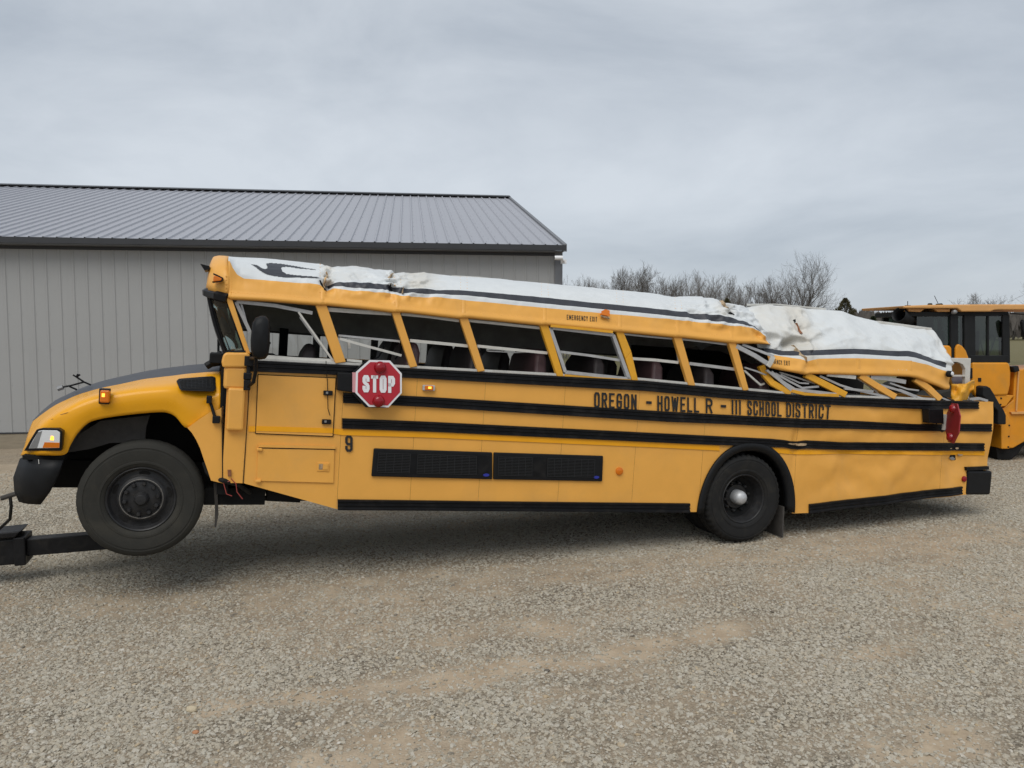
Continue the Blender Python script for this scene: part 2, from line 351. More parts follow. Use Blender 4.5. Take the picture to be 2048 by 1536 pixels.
mr = N(t, 'ShaderNodeMapRange'); mr.inputs[3].default_value = .75; mr.inputs[4].default_value = 1.2; t.links.new(n1.outputs['Fac'], mr.inputs[0])
ml = N(t, 'ShaderNodeMix', data_type='RGBA', blend_type='MULTIPLY'); ml.inputs[0].default_value = 1; t.links.new(rs.outputs[0], ml.inputs[6]); t.links.new(mr.outputs[0], ml.inputs[7]); t.links.new(ml.outputs[2], b.inputs['Base Color'])
MT['gravel_stone'] = m
gx = [-9 + .18 * i for i in range(118)]; gy = [3.2 + .16 * i for i in range(86)]
vsg = []; den = []
for y in gy:
    for x in gx:
        vsg.append((x, y, gz(x, y))); d = dustf_c(x, y)
        vis = 1 if abs(x) < y * .72 + .8 else 0
        clump = .55 + .9 * max(0, .5 + fbm(x * .9, y * 1.3, 5.5, 3))
        den.append(vis * max(.20, (1 - sstep(.25, .95, d))) * clump * (1 if y < 8.5 else max(.40, 1 - (y - 8.5) / 10)))
n_ = len(gx); fsg = [(j * n_ + i, j * n_ + i + 1, (j + 1) * n_ + i + 1, (j + 1) * n_ + i) for j in range(len(gy) - 1) for i in range(n_ - 1)]
me = bpy.data.meshes.new('gravel'); me.from_pydata(vsg, [], fsg); at = me.attributes.new('den', 'FLOAT', 'POINT'); at.data.foreach_set('value', den)
gravel = bpy.data.objects.new('gravel', me); COL.objects.link(gravel); tag(gravel, 'loose crushed grey limestone scattered over the yard', 'gravel', kind='stuff')
ng_ = bpy.data.node_groups.new('gravel_scatter', 'GeometryNodeTree')
ng_.interface.new_socket('Geometry', in_out='INPUT', socket_type='NodeSocketGeometry'); ng_.interface.new_socket('Geometry', in_out='OUTPUT', socket_type='NodeSocketGeometry')
t = ng_; gi = N(t, 'NodeGroupInput'); go = N(t, 'NodeGroupOutput')
dp = N(t, 'GeometryNodeDistributePointsOnFaces', distribute_method='RANDOM'); na = N(t, 'GeometryNodeInputNamedAttribute', data_type='FLOAT'); na.inputs['Name'].default_value = 'den'
mu = N(t, 'ShaderNodeMath', operation='MULTIPLY'); mu.inputs[1].default_value = 3300; t.links.new(na.outputs['Attribute'], mu.inputs[0])
t.links.new(gi.outputs[0], dp.inputs['Mesh']); t.links.new(mu.outputs[0], dp.inputs['Density'])
jn = N(t, 'GeometryNodeJoinGeometry')
for k in range(5):
    ic = N(t, 'GeometryNodeMeshIcoSphere'); ic.inputs['Radius'].default_value = 1; ic.inputs['Subdivisions'].default_value = 2 if k < 3 else 1
    sp = N(t, 'GeometryNodeSetPosition'); nn = N(t, 'ShaderNodeTexNoise'); nn.inputs['Scale'].default_value = 1.1; nn.inputs['Detail'].default_value = 1
    ps = N(t, 'GeometryNodeInputPosition'); ad = N(t, 'ShaderNodeVectorMath', operation='ADD'); ad.inputs[1].default_value = (k * 7.3, k * 3.1, 1.7)
    t.links.new(ps.outputs[0], ad.inputs[0]); t.links.new(ad.outputs[0], nn.inputs['Vector'])
    sb = N(t, 'ShaderNodeVectorMath', operation='SUBTRACT'); sb.inputs[1].default_value = (.5, .5, .5); t.links.new(nn.outputs['Color'], sb.inputs[0])
    sl = N(t, 'ShaderNodeVectorMath', operation='SCALE'); sl.inputs['Scale'].default_value = 1.9; t.links.new(sb.outputs[0], sl.inputs[0])
    t.links.new(ic.outputs[0], sp.inputs['Geometry']); t.links.new(sl.outputs[0], sp.inputs['Offset'])
    sm = N(t, 'GeometryNodeSetMaterial'); sm.inputs['Material'].default_value = MT['gravel_stone']; t.links.new(sp.outputs[0], sm.inputs['Geometry'])
    gt = N(t, 'GeometryNodeGeometryToInstance'); t.links.new(sm.outputs[0], gt.inputs[0]); t.links.new(gt.outputs[0], jn.inputs[0])
ip = N(t, 'GeometryNodeInstanceOnPoints'); ip.inputs['Pick Instance'].default_value = True
rr = N(t, 'FunctionNodeRandomValue', data_type='FLOAT_VECTOR'); rr.inputs[0].default_value = (-.5, -.5, 0); rr.inputs[1].default_value = (.5, .5, 6.28)
rv = N(t, 'FunctionNodeRandomValue', data_type='FLOAT'); rv.inputs[2].default_value = 0; rv.inputs[3].default_value = 1
pw = N(t, 'ShaderNodeMath', operation='POWER'); pw.inputs[1].default_value = 2.6; t.links.new(rv.outputs[1], pw.inputs[0])
sc_ = N(t, 'ShaderNodeMath', operation='MULTIPLY_ADD'); sc_.inputs[1].default_value = .0115; sc_.inputs[2].default_value = .0062; t.links.new(pw.outputs[0], sc_.inputs[0])
cx = N(t, 'ShaderNodeCombineXYZ'); s2 = N(t, 'ShaderNodeMath', operation='MULTIPLY'); s2.inputs[1].default_value = .62; t.links.new(sc_.outputs[0], s2.inputs[0])
s3 = N(t, 'ShaderNodeMath', operation='MULTIPLY'); s3.inputs[1].default_value = 1.35; t.links.new(sc_.outputs[0], s3.inputs[0])
t.links.new(s3.outputs[0], cx.inputs[0]); t.links.new(sc_.outputs[0], cx.inputs[1]); t.links.new(s2.outputs[0], cx.inputs[2])
t.links.new(dp.outputs['Points'], ip.inputs['Points']); t.links.new(jn.outputs[0], ip.inputs['Instance']); t.links.new(rr.outputs[0], ip.inputs['Rotation']); t.links.new(cx.outputs[0], ip.inputs['Scale'])
t.links.new(ip.outputs[0], go.inputs[0])
md = gravel.modifiers.new('scatter', 'NODES'); md.node_group = ng_

# a few stones big enough to pick out
def stone(px, py, r, colr, label):
    c = GP(px, py); rnd = random.Random(px); mb = MB(); vs = []
    for i in range(5):
        ph = math.pi * (i + .001) / 4
        for j in range(8):
            a = 2 * math.pi * j / 8; q = Vector((math.sin(ph) * math.cos(a) * 1.3, math.sin(ph) * math.sin(a), math.cos(ph) * .75)) * r * (.85 + .3 * rnd.random() if 0 < i < 4 else .9)
            vs.append(q + Vector((0, 0, r * .5)))
    fs = [(i * 8 + j, i * 8 + (j + 1) % 8, (i + 1) * 8 + (j + 1) % 8, (i + 1) * 8 + j) for i in range(4) for j in range(8)]
    mb.add(vs, fs); mat('stone_%d' % px, colr, .9, var=.2, vscale=30, bump=.3, bscale=60)
    o = mb.build('stone', 'stone_%d' % px, smooth=True, label=label, cat='stone'); o.location = (c.x, c.y, gz(c.x, c.y))
stone(384, 1420, .032, (.50, .42, .29), 'large pale tan stone lying in the grey gravel')
stone(1094, 1341, .017, (.13, .115, .095), 'small dark stone beside the bare dirt streak')
stone(391, 1468, .018, (.42, .20, .10), 'small rust orange stone among grey gravel')

# ------------------------------------------------------------------ metal building
BY = R_(7.6); bu = Vector((math.cos(BY), math.sin(BY), 0)); bn = Vector((-math.sin(BY), math.cos(BY), 0))
A0 = GP(0, 898); d0 = A0.dot(bn); CR = hit(1122, 505, bn, d0); CR.z = 0
PIT = .268; PANW = PIT * 3; NPAN = 24; EAVE = 4.33; OVH = .35; DEP = 9.8; RISE = 2.73
shed = empty('metal_building', CR, 'grey ribbed metal pole building with a darker roof edge', 'building', rot=(0, 0, BY))
# local frame: x along the wall (corner at 0, wall runs to -x), y into the building
def sheet_profile(n=3):
    pts = []
    for k in range(n):
        c = (k + .5) * PIT
        pts += [(k * PIT + .001, 0), (c - .030, 0), (c - .012, -.015), (c + .012, -.015), (c + .030, 0)]
    return pts + [(n * PIT, 0)]
pr = sheet_profile()
mb = MB(); z0, z1 = .34, EAVE - .075
mb.grid([[(x, y, z) for x, y in pr] for z in (z0, z1)])
for z in (.6, 1.35, 2.1, 2.85, 3.6):                      # screw heads
    for k in range(3):
        for sx_ in (.045,):
            mb.box(((k + .5) * PIT + sx_, -.004, z), (.012, .008, .012))
wp = mb.build('wall_panel', 'wall_grey', shed); wme = wp.data
sl = math.atan2(RISE, DEP); RL = math.hypot(DEP, RISE) 
mb = MB(); mb.grid([[(x, yy, -y * 2.3) for x, y in pr] for yy in (0, RL)])
for yy in [.4 + .75 * i for i in range(13)]:
    for k in range(3): mb.box(((k + .5) * PIT + .05, yy, .005), (.014, .014, .010))
rpn = mb.build('roof_panel', 'roof_grey', shed); rme = rpn.data
for i in range(NPAN):
    x = -.14 - (i + 1) * PANW
    o = wp if i == 0 else wp.copy()
    if i: COL.objects.link(o)
    o.location = (x, 0, 0)
    o = rpn if i == 0 else rpn.copy()
    if i: COL.objects.link(o)
    o.location = (x + .12, -OVH, EAVE + .06); o.rotation_euler = (sl, 0, 0)
    o = rpn.copy(); COL.objects.link(o); o.location = (x + .12 + PANW, 2 * DEP - OVH, EAVE + .06); o.rotation_euler = (sl, 0, math.pi)
LW = NPAN * PANW + .16
mb = MB(); mb.box((-LW / 2, DEP - OVH, 2.1), (LW - .1, 2 * (DEP - OVH) - .12, 4.0)); mb.build('core', 'wall_grey', shed)
ex = .05
mb = MB(); mb.box((-LW / 2 + ex / 2, -OVH - .012, EAVE + .015), (LW + ex, .022, .12)); mb.build('eave_fascia', 'trim_dark', shed)
mb = MB(); mb.box((-LW / 2, -OVH / 2, EAVE - .055), (LW + .02, OVH - .03, .02)); mb.build('soffit', 'trim_mid', shed)
mb = MB(); mb.box((-LW / 2, -.014, EAVE - .10), (LW - .3, .03, .07)); mb.build('frieze_trim', 'trim_dark', shed)
mb = MB(); mb.box((-.06, -.012, 2.22), (.18, .05, 4.14)); mb.build('corner_trim', 'trim_mid', shed)
rz = EAVE + .06 + RISE
mb = MB()
for s in (1, -1):
    mb.prism([(-LW, DEP - OVH, rz + .075), (.04, DEP - OVH, rz + .075), (.04, DEP - OVH - s * .32, rz - .015), (-LW, DEP - OVH - s * .32, rz - .015)], (0, 0, .012))
mb.build('ridge_cap', 'trim_dark', shed)
for s in (0, 1):
    ya, yb = (-OVH - .02, DEP - OVH) if s == 0 else (2 * DEP - OVH + .02, DEP - OVH)
    mb = MB(); mb.prism([(-.02, ya, EAVE + .10), (.06, ya, EAVE + .10), (.06, yb, rz + .06), (-.02, yb, rz + .06)], (0, 0, -.17)); mb.build('rake_trim', 'trim_mid', shed)
mb = MB(); mb.prism([(-.03, 0, 0), (-.03, 2 * (DEP - OVH), 0), (-.03, 2 * (DEP - OVH), EAVE - .1), (-.03, DEP - OVH, rz - .15), (-.03, 0, EAVE - .1)], (-.03, 0, 0)); mb.build('gable_wall', 'wall_grey', shed)
mb = MB(); mb.box((-LW / 2, .012, .15), (LW - .02, .05, .34)); mb.build('base_board', 'base_board', shed)
mb = MB(); mb.box((-LW / 2, -.010, .335), (LW - .02, .03, .03)); mb.build('base_trim', 'trim_dark', shed)
# security camera at the corner
cp = hit(1119, 517, bn, d0 - .30)
sc_o = empty('security_camera', cp, 'white bullet security camera on the corner of the metal building', 'camera', rot=(0, 0, BY))
mb = MB(); mb.lathe([(.0001, -.12), (.045, -.12), (.05, -.10), (.05, .06), (.0001, .06)], (-.02, -.14, .0), 14, ax='x'); mb.build('housing', 'camera_white', sc_o, smooth='auto')
mb = MB(); mb.lathe([(.0001, -.124), (.036, -.124), (.036, -.119)], (-.02, -.14, 0), 12, ax='x'); mb.build('lens', 'black_plastic', sc_o)
mb = MB(); mb.tube([(.02, -.14, -.02), (.07, -.10, -.06), (.10, -.02, -.07)], .022, 8); mb.box((.09, -.02, -.07), (.12, .06, .09)); mb.build('bracket', 'camera_white', sc_o)

# ------------------------------------------------------------------ trees
HT = {}
def bare_tree_mesh(name, seed, H, spread, matn, stems=1, twig=1.0, low=.12, fan=1.0):
    rnd = random.Random(seed); tb = MB(); cb = MB()
    def limb(p, d, L, r, lev):
        n = 4 if lev < 2 else 3; pts = [p]; q = p.copy(); dd = d.copy()
        for i in range(n):
            j = .16 if lev else .07
            dd = (dd + Vector((rnd.gauss(0, j), rnd.gauss(0, j), rnd.gauss(.035, j * .5)))).normalized(); q = q + dd * (L / n); pts.append(q.copy())
        rr = [r * (1 - .62 * i / n) for i in range(n + 1)]
        (tb if lev == 0 else cb).tube(pts, rr, 6 if lev == 0 else (4 if lev == 1 else 3), cap=False)
        if lev >= 4: return
        nb = [int(11 * twig), 7, 5, 4][lev]
        for k in range(nb):
            f = (low + (1 - low) * (k + rnd.random()) / nb) if lev == 0 else .18 + .82 * (k + rnd.random()) / nb
            x = f * n; i = min(n - 1, int(x)); bp = pts[i].lerp(pts[i + 1], x - i); br = rr[i] + (rr[i + 1] - rr[i]) * (x - i)
            ax = (pts[i + 1] - pts[i]).normalized(); a = rnd.random() * 6.283; o = ax.orthogonal().normalized(); o = (Matrix.Rotation(a, 3, ax) @ o)
            an = R_(rnd.uniform(24, 46)) * spread; nd = (ax * math.cos(an) + o * math.sin(an) + Vector((0, 0, .12))).normalized()
            l2 = L * (fan * rnd.uniform(.42, .66) * (1 - .45 * f) if lev == 0 else rnd.uniform(.38, .62))
            limb(bp, nd, l2, max(.0075, br * .58), lev + 1)
    for s in range(stems):
        a = 6.28 * s / stems; b0 = Vector((.25 * math.cos(a), .25 * math.sin(a), -.1)) if stems > 1 else Vector((0, 0, -.1))
        d = Vector((.20 * math.cos(a), .20 * math.sin(a), 1)).normalized() if stems > 1 else Vector((rnd.gauss(0, .03), rnd.gauss(0, .03), 1))
        limb(b0, d, H * rnd.uniform(.8, 1) if stems > 1 else H * .92, H * (.015 if stems == 1 else .011), 0)
    r = two_meshes(tb, matn, cb, matn); HT[r[1].name] = sorted(v[2] for v in cb.v)[int(len(cb.v) * .997)]; return r
def two_meshes(tb, tm, cb, cm):
    r = []
    for mb, nm, mt in ((tb, 'trunk', tm), (cb, 'crown', cm)):
        me = bpy.data.meshes.new(nm); me.from_pydata(mb.v, [], mb.f); me.materials.append(MT[mt]); me.update(); r.append(me)
    return r
def add_tree(name, mesh, px, Y, sc, rot, label, group=None):
    x = (px - 1024) / FPX * Y
    o = empty(name, (x, Y, 0), label, 'tree', group, rot=(0, 0, rot)); o.scale = (sc[0], sc[0], sc[1])
    for nm, me in zip(('trunk', 'crown'), mesh):
        c = bpy.data.objects.new(nm, me); COL.objects.link(c); c.parent = o
    return o
TM = [bare_tree_mesh('bare_tree', s, 8.0, sp, mt, st, tw) for s, sp, mt, st, tw in ((1, .8, 'bark', 1, 1.0), (2, .72, 'bark_pale', 2, .7), (3, .85, 'bark', 2, .65), (4, .7, 'bark_pale', 3, .5), (5, .9, 'bark_pale', 1, 1.1))]
BIG = bare_tree_mesh('bare_tree', 35, 9.3, .85, 'bark', 1, 2.4, .16, 1.22)
hb = (CAM_H + (665 - 514) / FPX * 72) / HT[BIG[1].name]
add_tree('bare_tree', BIG, 1582, 72, (hb * .95, hb), .6, 'tallest bare tree with a broad fan crown behind the crushed rear roof')
rt = random.Random(3)
TLAB = ['grey single-trunk bare tree in the row behind the bus roof', 'pale twin-stemmed bare tree in the row behind the bus roof', 'grey forked bare tree in the row behind the bus roof', 'pale bushy many-stemmed bare tree in the row behind the bus', 'pale single-trunk bare tree in the row behind the bus roof']
def treetop(px): return interp([(1120, 548), (1160, 548), (1200, 560), (1235, 535), (1262, 524), (1310, 536), (1345, 556), (1375, 548), (1420, 538), (1450, 555), (1490, 572), (1530, 552), (1560, 556), (1600, 590), (1690, 600)], px)[0]
k = 0
for px in list(range(1106, 1570, 11)) + [1576, 1652, 1668]:
    Y = rt.uniform(66, 82); py = treetop(px) + rt.uniform(-2, 16)
    Ht = CAM_H + (665 - py) / FPX * Y
    mi = rt.randrange(5); hs = Ht / HT[TM[mi][1].name]
    add_tree('bare_tree', TM[mi], px + rt.uniform(-6, 6), Y, (hs * rt.uniform(.75, 1.0), hs), rt.random() * 6.28, TLAB[mi], 'bare trees in the row behind the bus')
for px, py, Y in ((1935, 592, 80), (1955, 587, 78), (1972, 593, 80)):
    Ht = CAM_H + (665 - py) / FPX * Y; hs = Ht / HT[TM[3 if px != 1955 else 1][1].name]
    add_tree('bare_tree', TM[3 if px != 1955 else 1], px, Y, (hs * 1.25, hs), px, 'low bare tree top showing above the loader cab roof', 'bare tree tops above the loader')
add_tree('bare_tree', TM[0], 2062, 60, (.75, .72), 1.1, 'bare tree at the far side of the loader boom')
def cedar_mesh(seed, matn, H=5.0, Rb=2.9):
    rnd = random.Random(seed); mb = MB(); tb = MB(); tb.tube([(0, 0, -.1), (0, 0, H * .95)], [.12, .02], 6)
    for k in range(6500):
        f = rnd.random() ** .9; z = .25 + f * (H - .3); R = Rb * (1 - f) ** .85 * (.85 + .5 * mnoise.noise(Vector((z * 2.3, seed, 0)))) + .03
        a = rnd.random() * 6.28; r = R * (.35 + .65 * rnd.random() ** .5) * (1 + .35 * mnoise.noise(Vector((math.cos(a) * 2, math.sin(a) * 2, z * 2))))
        c = Vector((r * math.cos(a), r * math.sin(a), z - .12 * r)); L = rnd.uniform(.14, .32) * (1.1 - .55 * f)
        d = Vector((math.cos(a), math.sin(a), rnd.uniform(.2, 1.3))).normalized() * L; sd = Vector((rnd.gauss(0, 1), rnd.gauss(0, 1), rnd.gauss(0, 1))).normalized() * L * .30
        mb.add([c - sd, c + sd, c + d], [(0, 1, 2)])
    return two_meshes(tb, 'bark', mb, matn)
CM = cedar_mesh(5, 'cedar_brown'); CM2 = cedar_mesh(8, 'cedar')
for px, py, Y, mesh, wd, lab in ((1687, 596, 62, CM, .9, 'dark green brown cedar tree beside the tall bare tree'), (1744, 632, 88, CM2, 1.2, 'low dark cedar in front of the distant wood'), (1452, 597, 60, CM, .75, 'small dark cedar standing among the bare trees')):
    Ht = CAM_H + (665 - py) / FPX * Y; o = add_tree('cedar_tree', mesh, px, Y, (Ht / 5 * wd, Ht / 5), px, lab)
# distant wood: one brown mass of winter trees
mb = MB(); rnd = random.Random(11)
for k in range(5200):
    px = rnd.uniform(900, 2500); Y = rnd.uniform(230, 300); x = (px - 1024) / FPX * Y
    top = (665 - (623 + 9 * fbm(px * .012, 2, 3, 3) + rnd.uniform(-2, 12))) / FPX * Y + CAM_H
    wv = rnd.uniform(.15, .5); a = rnd.random() * 3.14; dx, dy = math.cos(a) * wv, math.sin(a) * wv
    lean = rnd.gauss(0, .5); b0 = rnd.uniform(0, top * .5)
    mb.add([(x - dx, Y - dy, b0), (x + dx, Y + dy, b0), (x + lean + dx * 3, Y, top * .8), (x + lean, Y, top), (x + lean - dx * 3, Y, top * .75)], [(0, 1, 2, 3, 4)])
mb.build('far_wood', 'wood_far', kind='stuff', label='distant brown winter wood beyond the field', cat='wood')

# ------------------------------------------------------------------ wrecked school bus
bus = empty('school_bus', BO, 'wrecked yellow school bus with crushed white roof, nose hoisted for towing', 'bus')
bus.matrix_world = Matrix(((BU.x, BL.x, BW.x, BO.x), (BU.y, BL.y, BW.y, BO.y), (BU.z, BL.z, BW.z, BO.z), (0, 0, 0, 1)))
def bp_(name, mb, m, **kw): return mb.build(name, m, kw.pop('parent', bus), **kw)
def pxprism(pts, off, d, mb=None, m=0):
    mb = mb or MB(); return mb.prism([B(x, y, off) for x, y in pts][::-1], (0, d, 0), m)
def bar(path, wpx, off=0.0, d=.03, mb=None, m=0):
    """flat metal strip following a photo polyline on the side plane; wpx = width in photo pixels"""
    mb = mb or MB(); P = []
    for i, p in enumerate(path):
        a = Vector(path[max(i - 1, 0)][:2]); b = Vector(path[min(i + 1, len(path) - 1)][:2]); t = (b - a).normalized(); n = Vector((-t.y, t.x)) * wpx / 2
        o = p[2] if len(p) > 2 else off
        P.append((B(p[0] + n.x, p[1] + n.y, o), B(p[0] - n.x, p[1] - n.y, o)))
    D = Vector((0, d, 0))
    for (a, b), (c, e) in zip(P, P[1:]): mb.hexa([a, c, e, b, a + D, c + D, e + D, b + D], m)
    return mb
# --- side skin -------------------------------------------------------------
def dent(x, z):
    """inward push of the side skin in metres"""
    r = sstep(.55, 1.2, x)
    d = .004 * fbm(x * .8, z * .9, 3.3, 2) + r * (.030 * fbm(x * 1.3, z * 1.8, 8.8, 3) + .012 * fbm(x * 4, z * 5, 2.8, 2))
    xc = B(1590, 900).x
    d += .045 * math.exp(-((x - xc) / .05) ** 2) * sstep(.75, 1.2, z) * (1 - .75 * sstep(1.3, 1.5, z)) * (.6 + .8 * fbm(1, z * 5, 2, 2))
    d += .042 * math.exp(-((x - xc - .75 - .5 * (1.0 - z)) / .22) ** 2) * sstep(.5, .8, z) * (1 - sstep(1.1, 1.25, z))
    xe = B(1905, 905).x; d += .05 * math.exp(-((x - xe) / .16) ** 2 - ((z - 1.05) / .22) ** 2)
    return d
BELT = [(480, 720), (800, 735), (1288, 761), (1450, 777), (1600, 790), (1684, 794), (1830, 799), (1957, 803), (1990, 804)]
def zline(pts):
    L = sorted((B(x, y).x, B(x, y).z) for x, y in pts); return lambda x: interp(L, x)[0]
zbelt = zline(BELT)
xa0, xa1 = B(1398, 1000).x, B(1586, 1000).x          # wheel arch
def zbot(x):
    xs_ = [(B(300, 966).x, B(445, 966).z), (B(486, 966).x, B(486, 966).z), (B(673, 1018).x, B(673, 1018).z), (B(675, 1018).x, .435), (B(1396, 1024).x, B(1396, 1024).z)]
    if x <= xa0: return interp(xs_, x)[0]
    if x < xa1:
        t = (x - xa0) / (xa1 - xa0); zt = B(1490, 889).z; zz = .37
        return zz + (zt - zz) * max(0, 1 - abs(2 * t - 1) ** 2.3) ** .52
    return interp([(xa1, B(1588, 1027).z), (B(1617, 1026).x, B(1617, 1026).z), (B(1922, 990).x, B(1922, 990).z), (B(1936, 988).x, B(1936, 988).z), (B(1937, 936).x, B(1937, 936).z), (B(1985, 936).x, B(1985, 936).z)], x)[0]
def skin(x0, x1, zt=None, zb=None, nz_=14, off=0, gap=.0011, dens=.045, ybase=0.0, flip=False):
    n = max(2, int((x1 - x0) / dens)); rows = []
    xs_ = [x0 + gap + (x1 - x0 - 2 * gap) * i / n for i in range(n + 1)]
    for r in range(nz_ + 1):
        row = []
        for x in xs_:
            a = (zb or zbot)(x); b = (zt or zbelt)(x); z = a + (b - a) * r / nz_
            row.append((x, ybase + (off + dent(x, z)) * (-1 if flip else 1), z))
        rows.append(row)
    return MB().grid(rows)
seam = [B(497, 790).x, B(680, 900).x, B(826, 900).x, B(962, 910).x, B(1121, 915).x, B(1269, 925).x, xa0, xa1, B(1886, 900).x, B(1979, 900).x]
XF = B(447, 900).x; XR = seam[-1]
bp_('cowl_side_panel', skin(XF, seam[0]), 'bus_yellow', smooth=True)
for a, b in zip(seam, seam[1:]):
    bp_('side_panel', skin(a, b, dens=(.045 if a < xa0 else .022) if not (xa0 <= a < xa1) else .016, nz_=14 if a < xa0 else 26), 'bus_yellow', smooth=True)
    if not (xa0 <= a < xa1) : pass
far = MB()
for a, b in zip([XF] + seam, seam): far_ = skin(a, b, ybase=BWID, flip=True, dens=.08 if not (xa0 <= a < xa1) else .02, nz_=6); far.add(far_.v, far_.f)
bp_('far_side_panel', far, 'bus_yellow', smooth=True, solid=.012)
# lower fender panel behind the front wheel
bp_('fender_skirt', pxprism([(375, 856), (384, 866), (392, 879), (400, 896), (407, 917), (415, 940), (422, 961), (446, 967), (446, 813), (439, 818), (420, 825), (400, 838)], .015, .03), 'bus_yellow')
# rub rails: three-ridge black section swept along the side
def rail(pts, h2=None, name='rub_rail', proud=.022, x0=None, x1=None):
    """pts: (px, py_top, py_bottom)"""
    prof = [(0, .0), (.03, 1), (.22, 1), (.30, .55), (.42, .55), (.48, 1), (.55, 1), (.62, .55), (.72, .55), (.80, 1), (.97, 1), (1, 0)]
    rows = [[] for _ in prof]
    k = pts; n = 90
    for i in range(n + 1):
        px = k[0][0] + (k[-1][0] - k[0][0]) * i / n; ty, by = interp(k, px)
        a, b = B(px, ty), B(px, by)
        for r, (f, o) in enumerate(prof):
            p = a.lerp(b, f); mdl = a.lerp(b, .5); rows[r].append((p.x, dent(mdl.x, mdl.z) * .9 - .006 - o * proud, p.z))
    mb = MB().grid(rows)
    for e in (0, -1): mb.add([r[e] for r in rows], [tuple(range(len(prof)))])
    return bp_(name, mb, 'rail_black')
rail([(499, 720, 743), (800, 735, 755), (1288, 761, 782), (1450, 777, 797), (1600, 790, 806), (1684, 794, 811), (1830, 799, 818), (1957, 803, 818)])
rail([(686, 785, 806), (850, 793, 814), (1340, 823, 844), (1450, 829, 848), (1600, 837, 856), (1684, 840, 857), (1830, 848, 862), (1978, 847, 863)])
rail([(684, 836, 857), (860, 843, 863), (1340, 867, 886), (1540, 877, 894), (1572, 880, 895), (1590, 884, 900), (1606, 880, 897), (1684, 884, 900), (1830, 885, 901), (1966, 886, 902)])
rail([(675, 998, 1020), (1000, 1002, 1022), (1378, 1006, 1025)], name='skirt_rail')
rail([(1617, 1008, 1027), (1770, 990, 1008), (1921, 972, 988)], name='skirt_rail')
def strip(pts, name, m, off=-.004):
    rows = [[], []]; n = 40
    for i in range(n + 1):
        px = pts[0][0] + (pts[-1][0] - pts[0][0]) * i / n; ty, by = interp(pts, px)
        for r, q in enumerate((B(px, ty), B(px, by))): rows[r].append((q.x, dent(q.x, q.z) - .0085 + off + .004, q.z))
    return bp_(name, MB().grid(rows), m)
strip([(497, 852, 863), (670, 857, 867), (680, 858, 870), (860, 864, 875), (1340, 886, 896), (1438, 891, 901)], 'reflective_stripe', 'reflect_yellow')
strip([(1545, 895, 905), (1592, 900, 909), (1700, 900, 908), (1830, 901, 909), (1969, 902, 911)], 'reflective_stripe', 'reflect_yellow')
# torn spots
def scar(cx, cy, rx, ry, seed, m, name='torn_metal', off=-.026, d=.02, n=9):
    rnd = random.Random(seed); pts = []
    for i in range(n):
        a = 2 * math.pi * i / n; k = rnd.uniform(.55, 1.25); pts.append((cx + rx * k * math.cos(a), cy + ry * k * math.sin(a)))
    c = B(cx, cy); return bp_(name, pxprism(pts, dent(c.x, c.z) + off, d), m)
scar(1586, 889, 11, 3.5, 2, 'torn_metal', off=-.034); scar(1603, 889, 11, 2.6, 5, 'torn_metal', off=-.035)
scar(1908, 916, 10, 5.5, 4, 'chassis', off=-.012, d=.01); scar(1904, 917, 6, 3.5, 6, 'hub_grey', off=-.016, d=.01); scar(1921, 910, 6, 2.4, 9, 'torn_metal', off=-.016, d=.01)
scar(1914, 897, 4, 2.4, 12, 'torn_metal', off=-.034, d=.01); scar(1902, 898, 2.5, 2.5, 13, 'torn_metal', off=-.034, d=.01)
# rivets along the side seams
rv_ = MB()
def rivet(mb, p, r=.0055, rk=1.35):
    r *= rk
    p = Vector(p); mb.add([p + Vector((0, -.0022 if rk < 1 else -.005, 0)), p + Vector((r, 0, 0)), p + Vector((0, 0, r)), p + Vector((-r, 0, 0)), p + Vector((0, 0, -r))], [(0, 2, 1), (0, 3, 2), (0, 4, 3), (0, 1, 4)])
for x in seam[:6] + seam[8:9]:
    for dx in (-.02,):
        z = zbot(x + dx) + .12
        while z < zbelt(x) - .1:
            rivet(rv_, (x + dx, dent(x + dx, z) - .003, z), rk=.9); z += .085
bp_('side_rivets', rv_, 'bus_yellow', kind='stuff')
# --- window band: sill, pillars, sashes -------------------------------------------------
sill = MB()
for a, b in zip(BELT[:3], BELT[1:4]): pass
sill_path = [(510, 718), (800, 732.5), (1288, 758.5), (1450, 774), (1560, 785), (1640, 791), (1700, 793), (1880, 799)]
bp_('window_sill', bar(sill_path, 4.5, .012, .09), 'pale_trim')
def pillar(tl, tr_, br, bl, m='bus_yellow', off=.0, d=.055, mid=None, ot=None):
    mb = MB(); ot = off if ot is None else ot
    if mid is None:
        f = [B(*bl, off), B(*br, off), B(*tr_, ot), B(*tl, ot)]; mb.hexa(f + [p + Vector((0, d, 0)) for p in f])
    else:
        ml, mr = mid; f = [B(*bl, off), B(*br, off), B(*mr, off), B(*ml, off)]; mb.hexa(f + [p + Vector((0, d, 0)) for p in f])
        f = [B(*ml, off), B(*mr, off), B(*tr_, ot), B(*tl, ot)]; mb.hexa(f + [p + Vector((0, d, 0)) for p in f])
    return bp_('window_pillar', mb, m, bev=.006)
pillar((450, 592), (465, 600), (501, 708), (491, 706))
pillar((631, 610), (653, 609), (692, 724), (671, 727)); pillar((783, 622), (799, 621), (835, 733), (820.6, 735.5))
pillar((919, 636), (936, 635), (970, 742), (956, 744)); pillar((1080, 650), (1097, 650), (1128, 753), (1115, 754), 'bright_yellow')
pillar((1232, 663), (1247, 663), (1277, 763), (1265, 764.5), 'bright_yellow', mid=((1251, 718), (1263, 703)))
pillar((1347, 673), (1363, 672), (1391, 771), (1378, 773)); pillar((1457, 685), (1472, 684), (1498, 780), (1487, 782))
def bentpillar(path, wpx, m, off=.02): return bp_('bent_pillar', bar(path, wpx, off, .05), m, bev=.005)
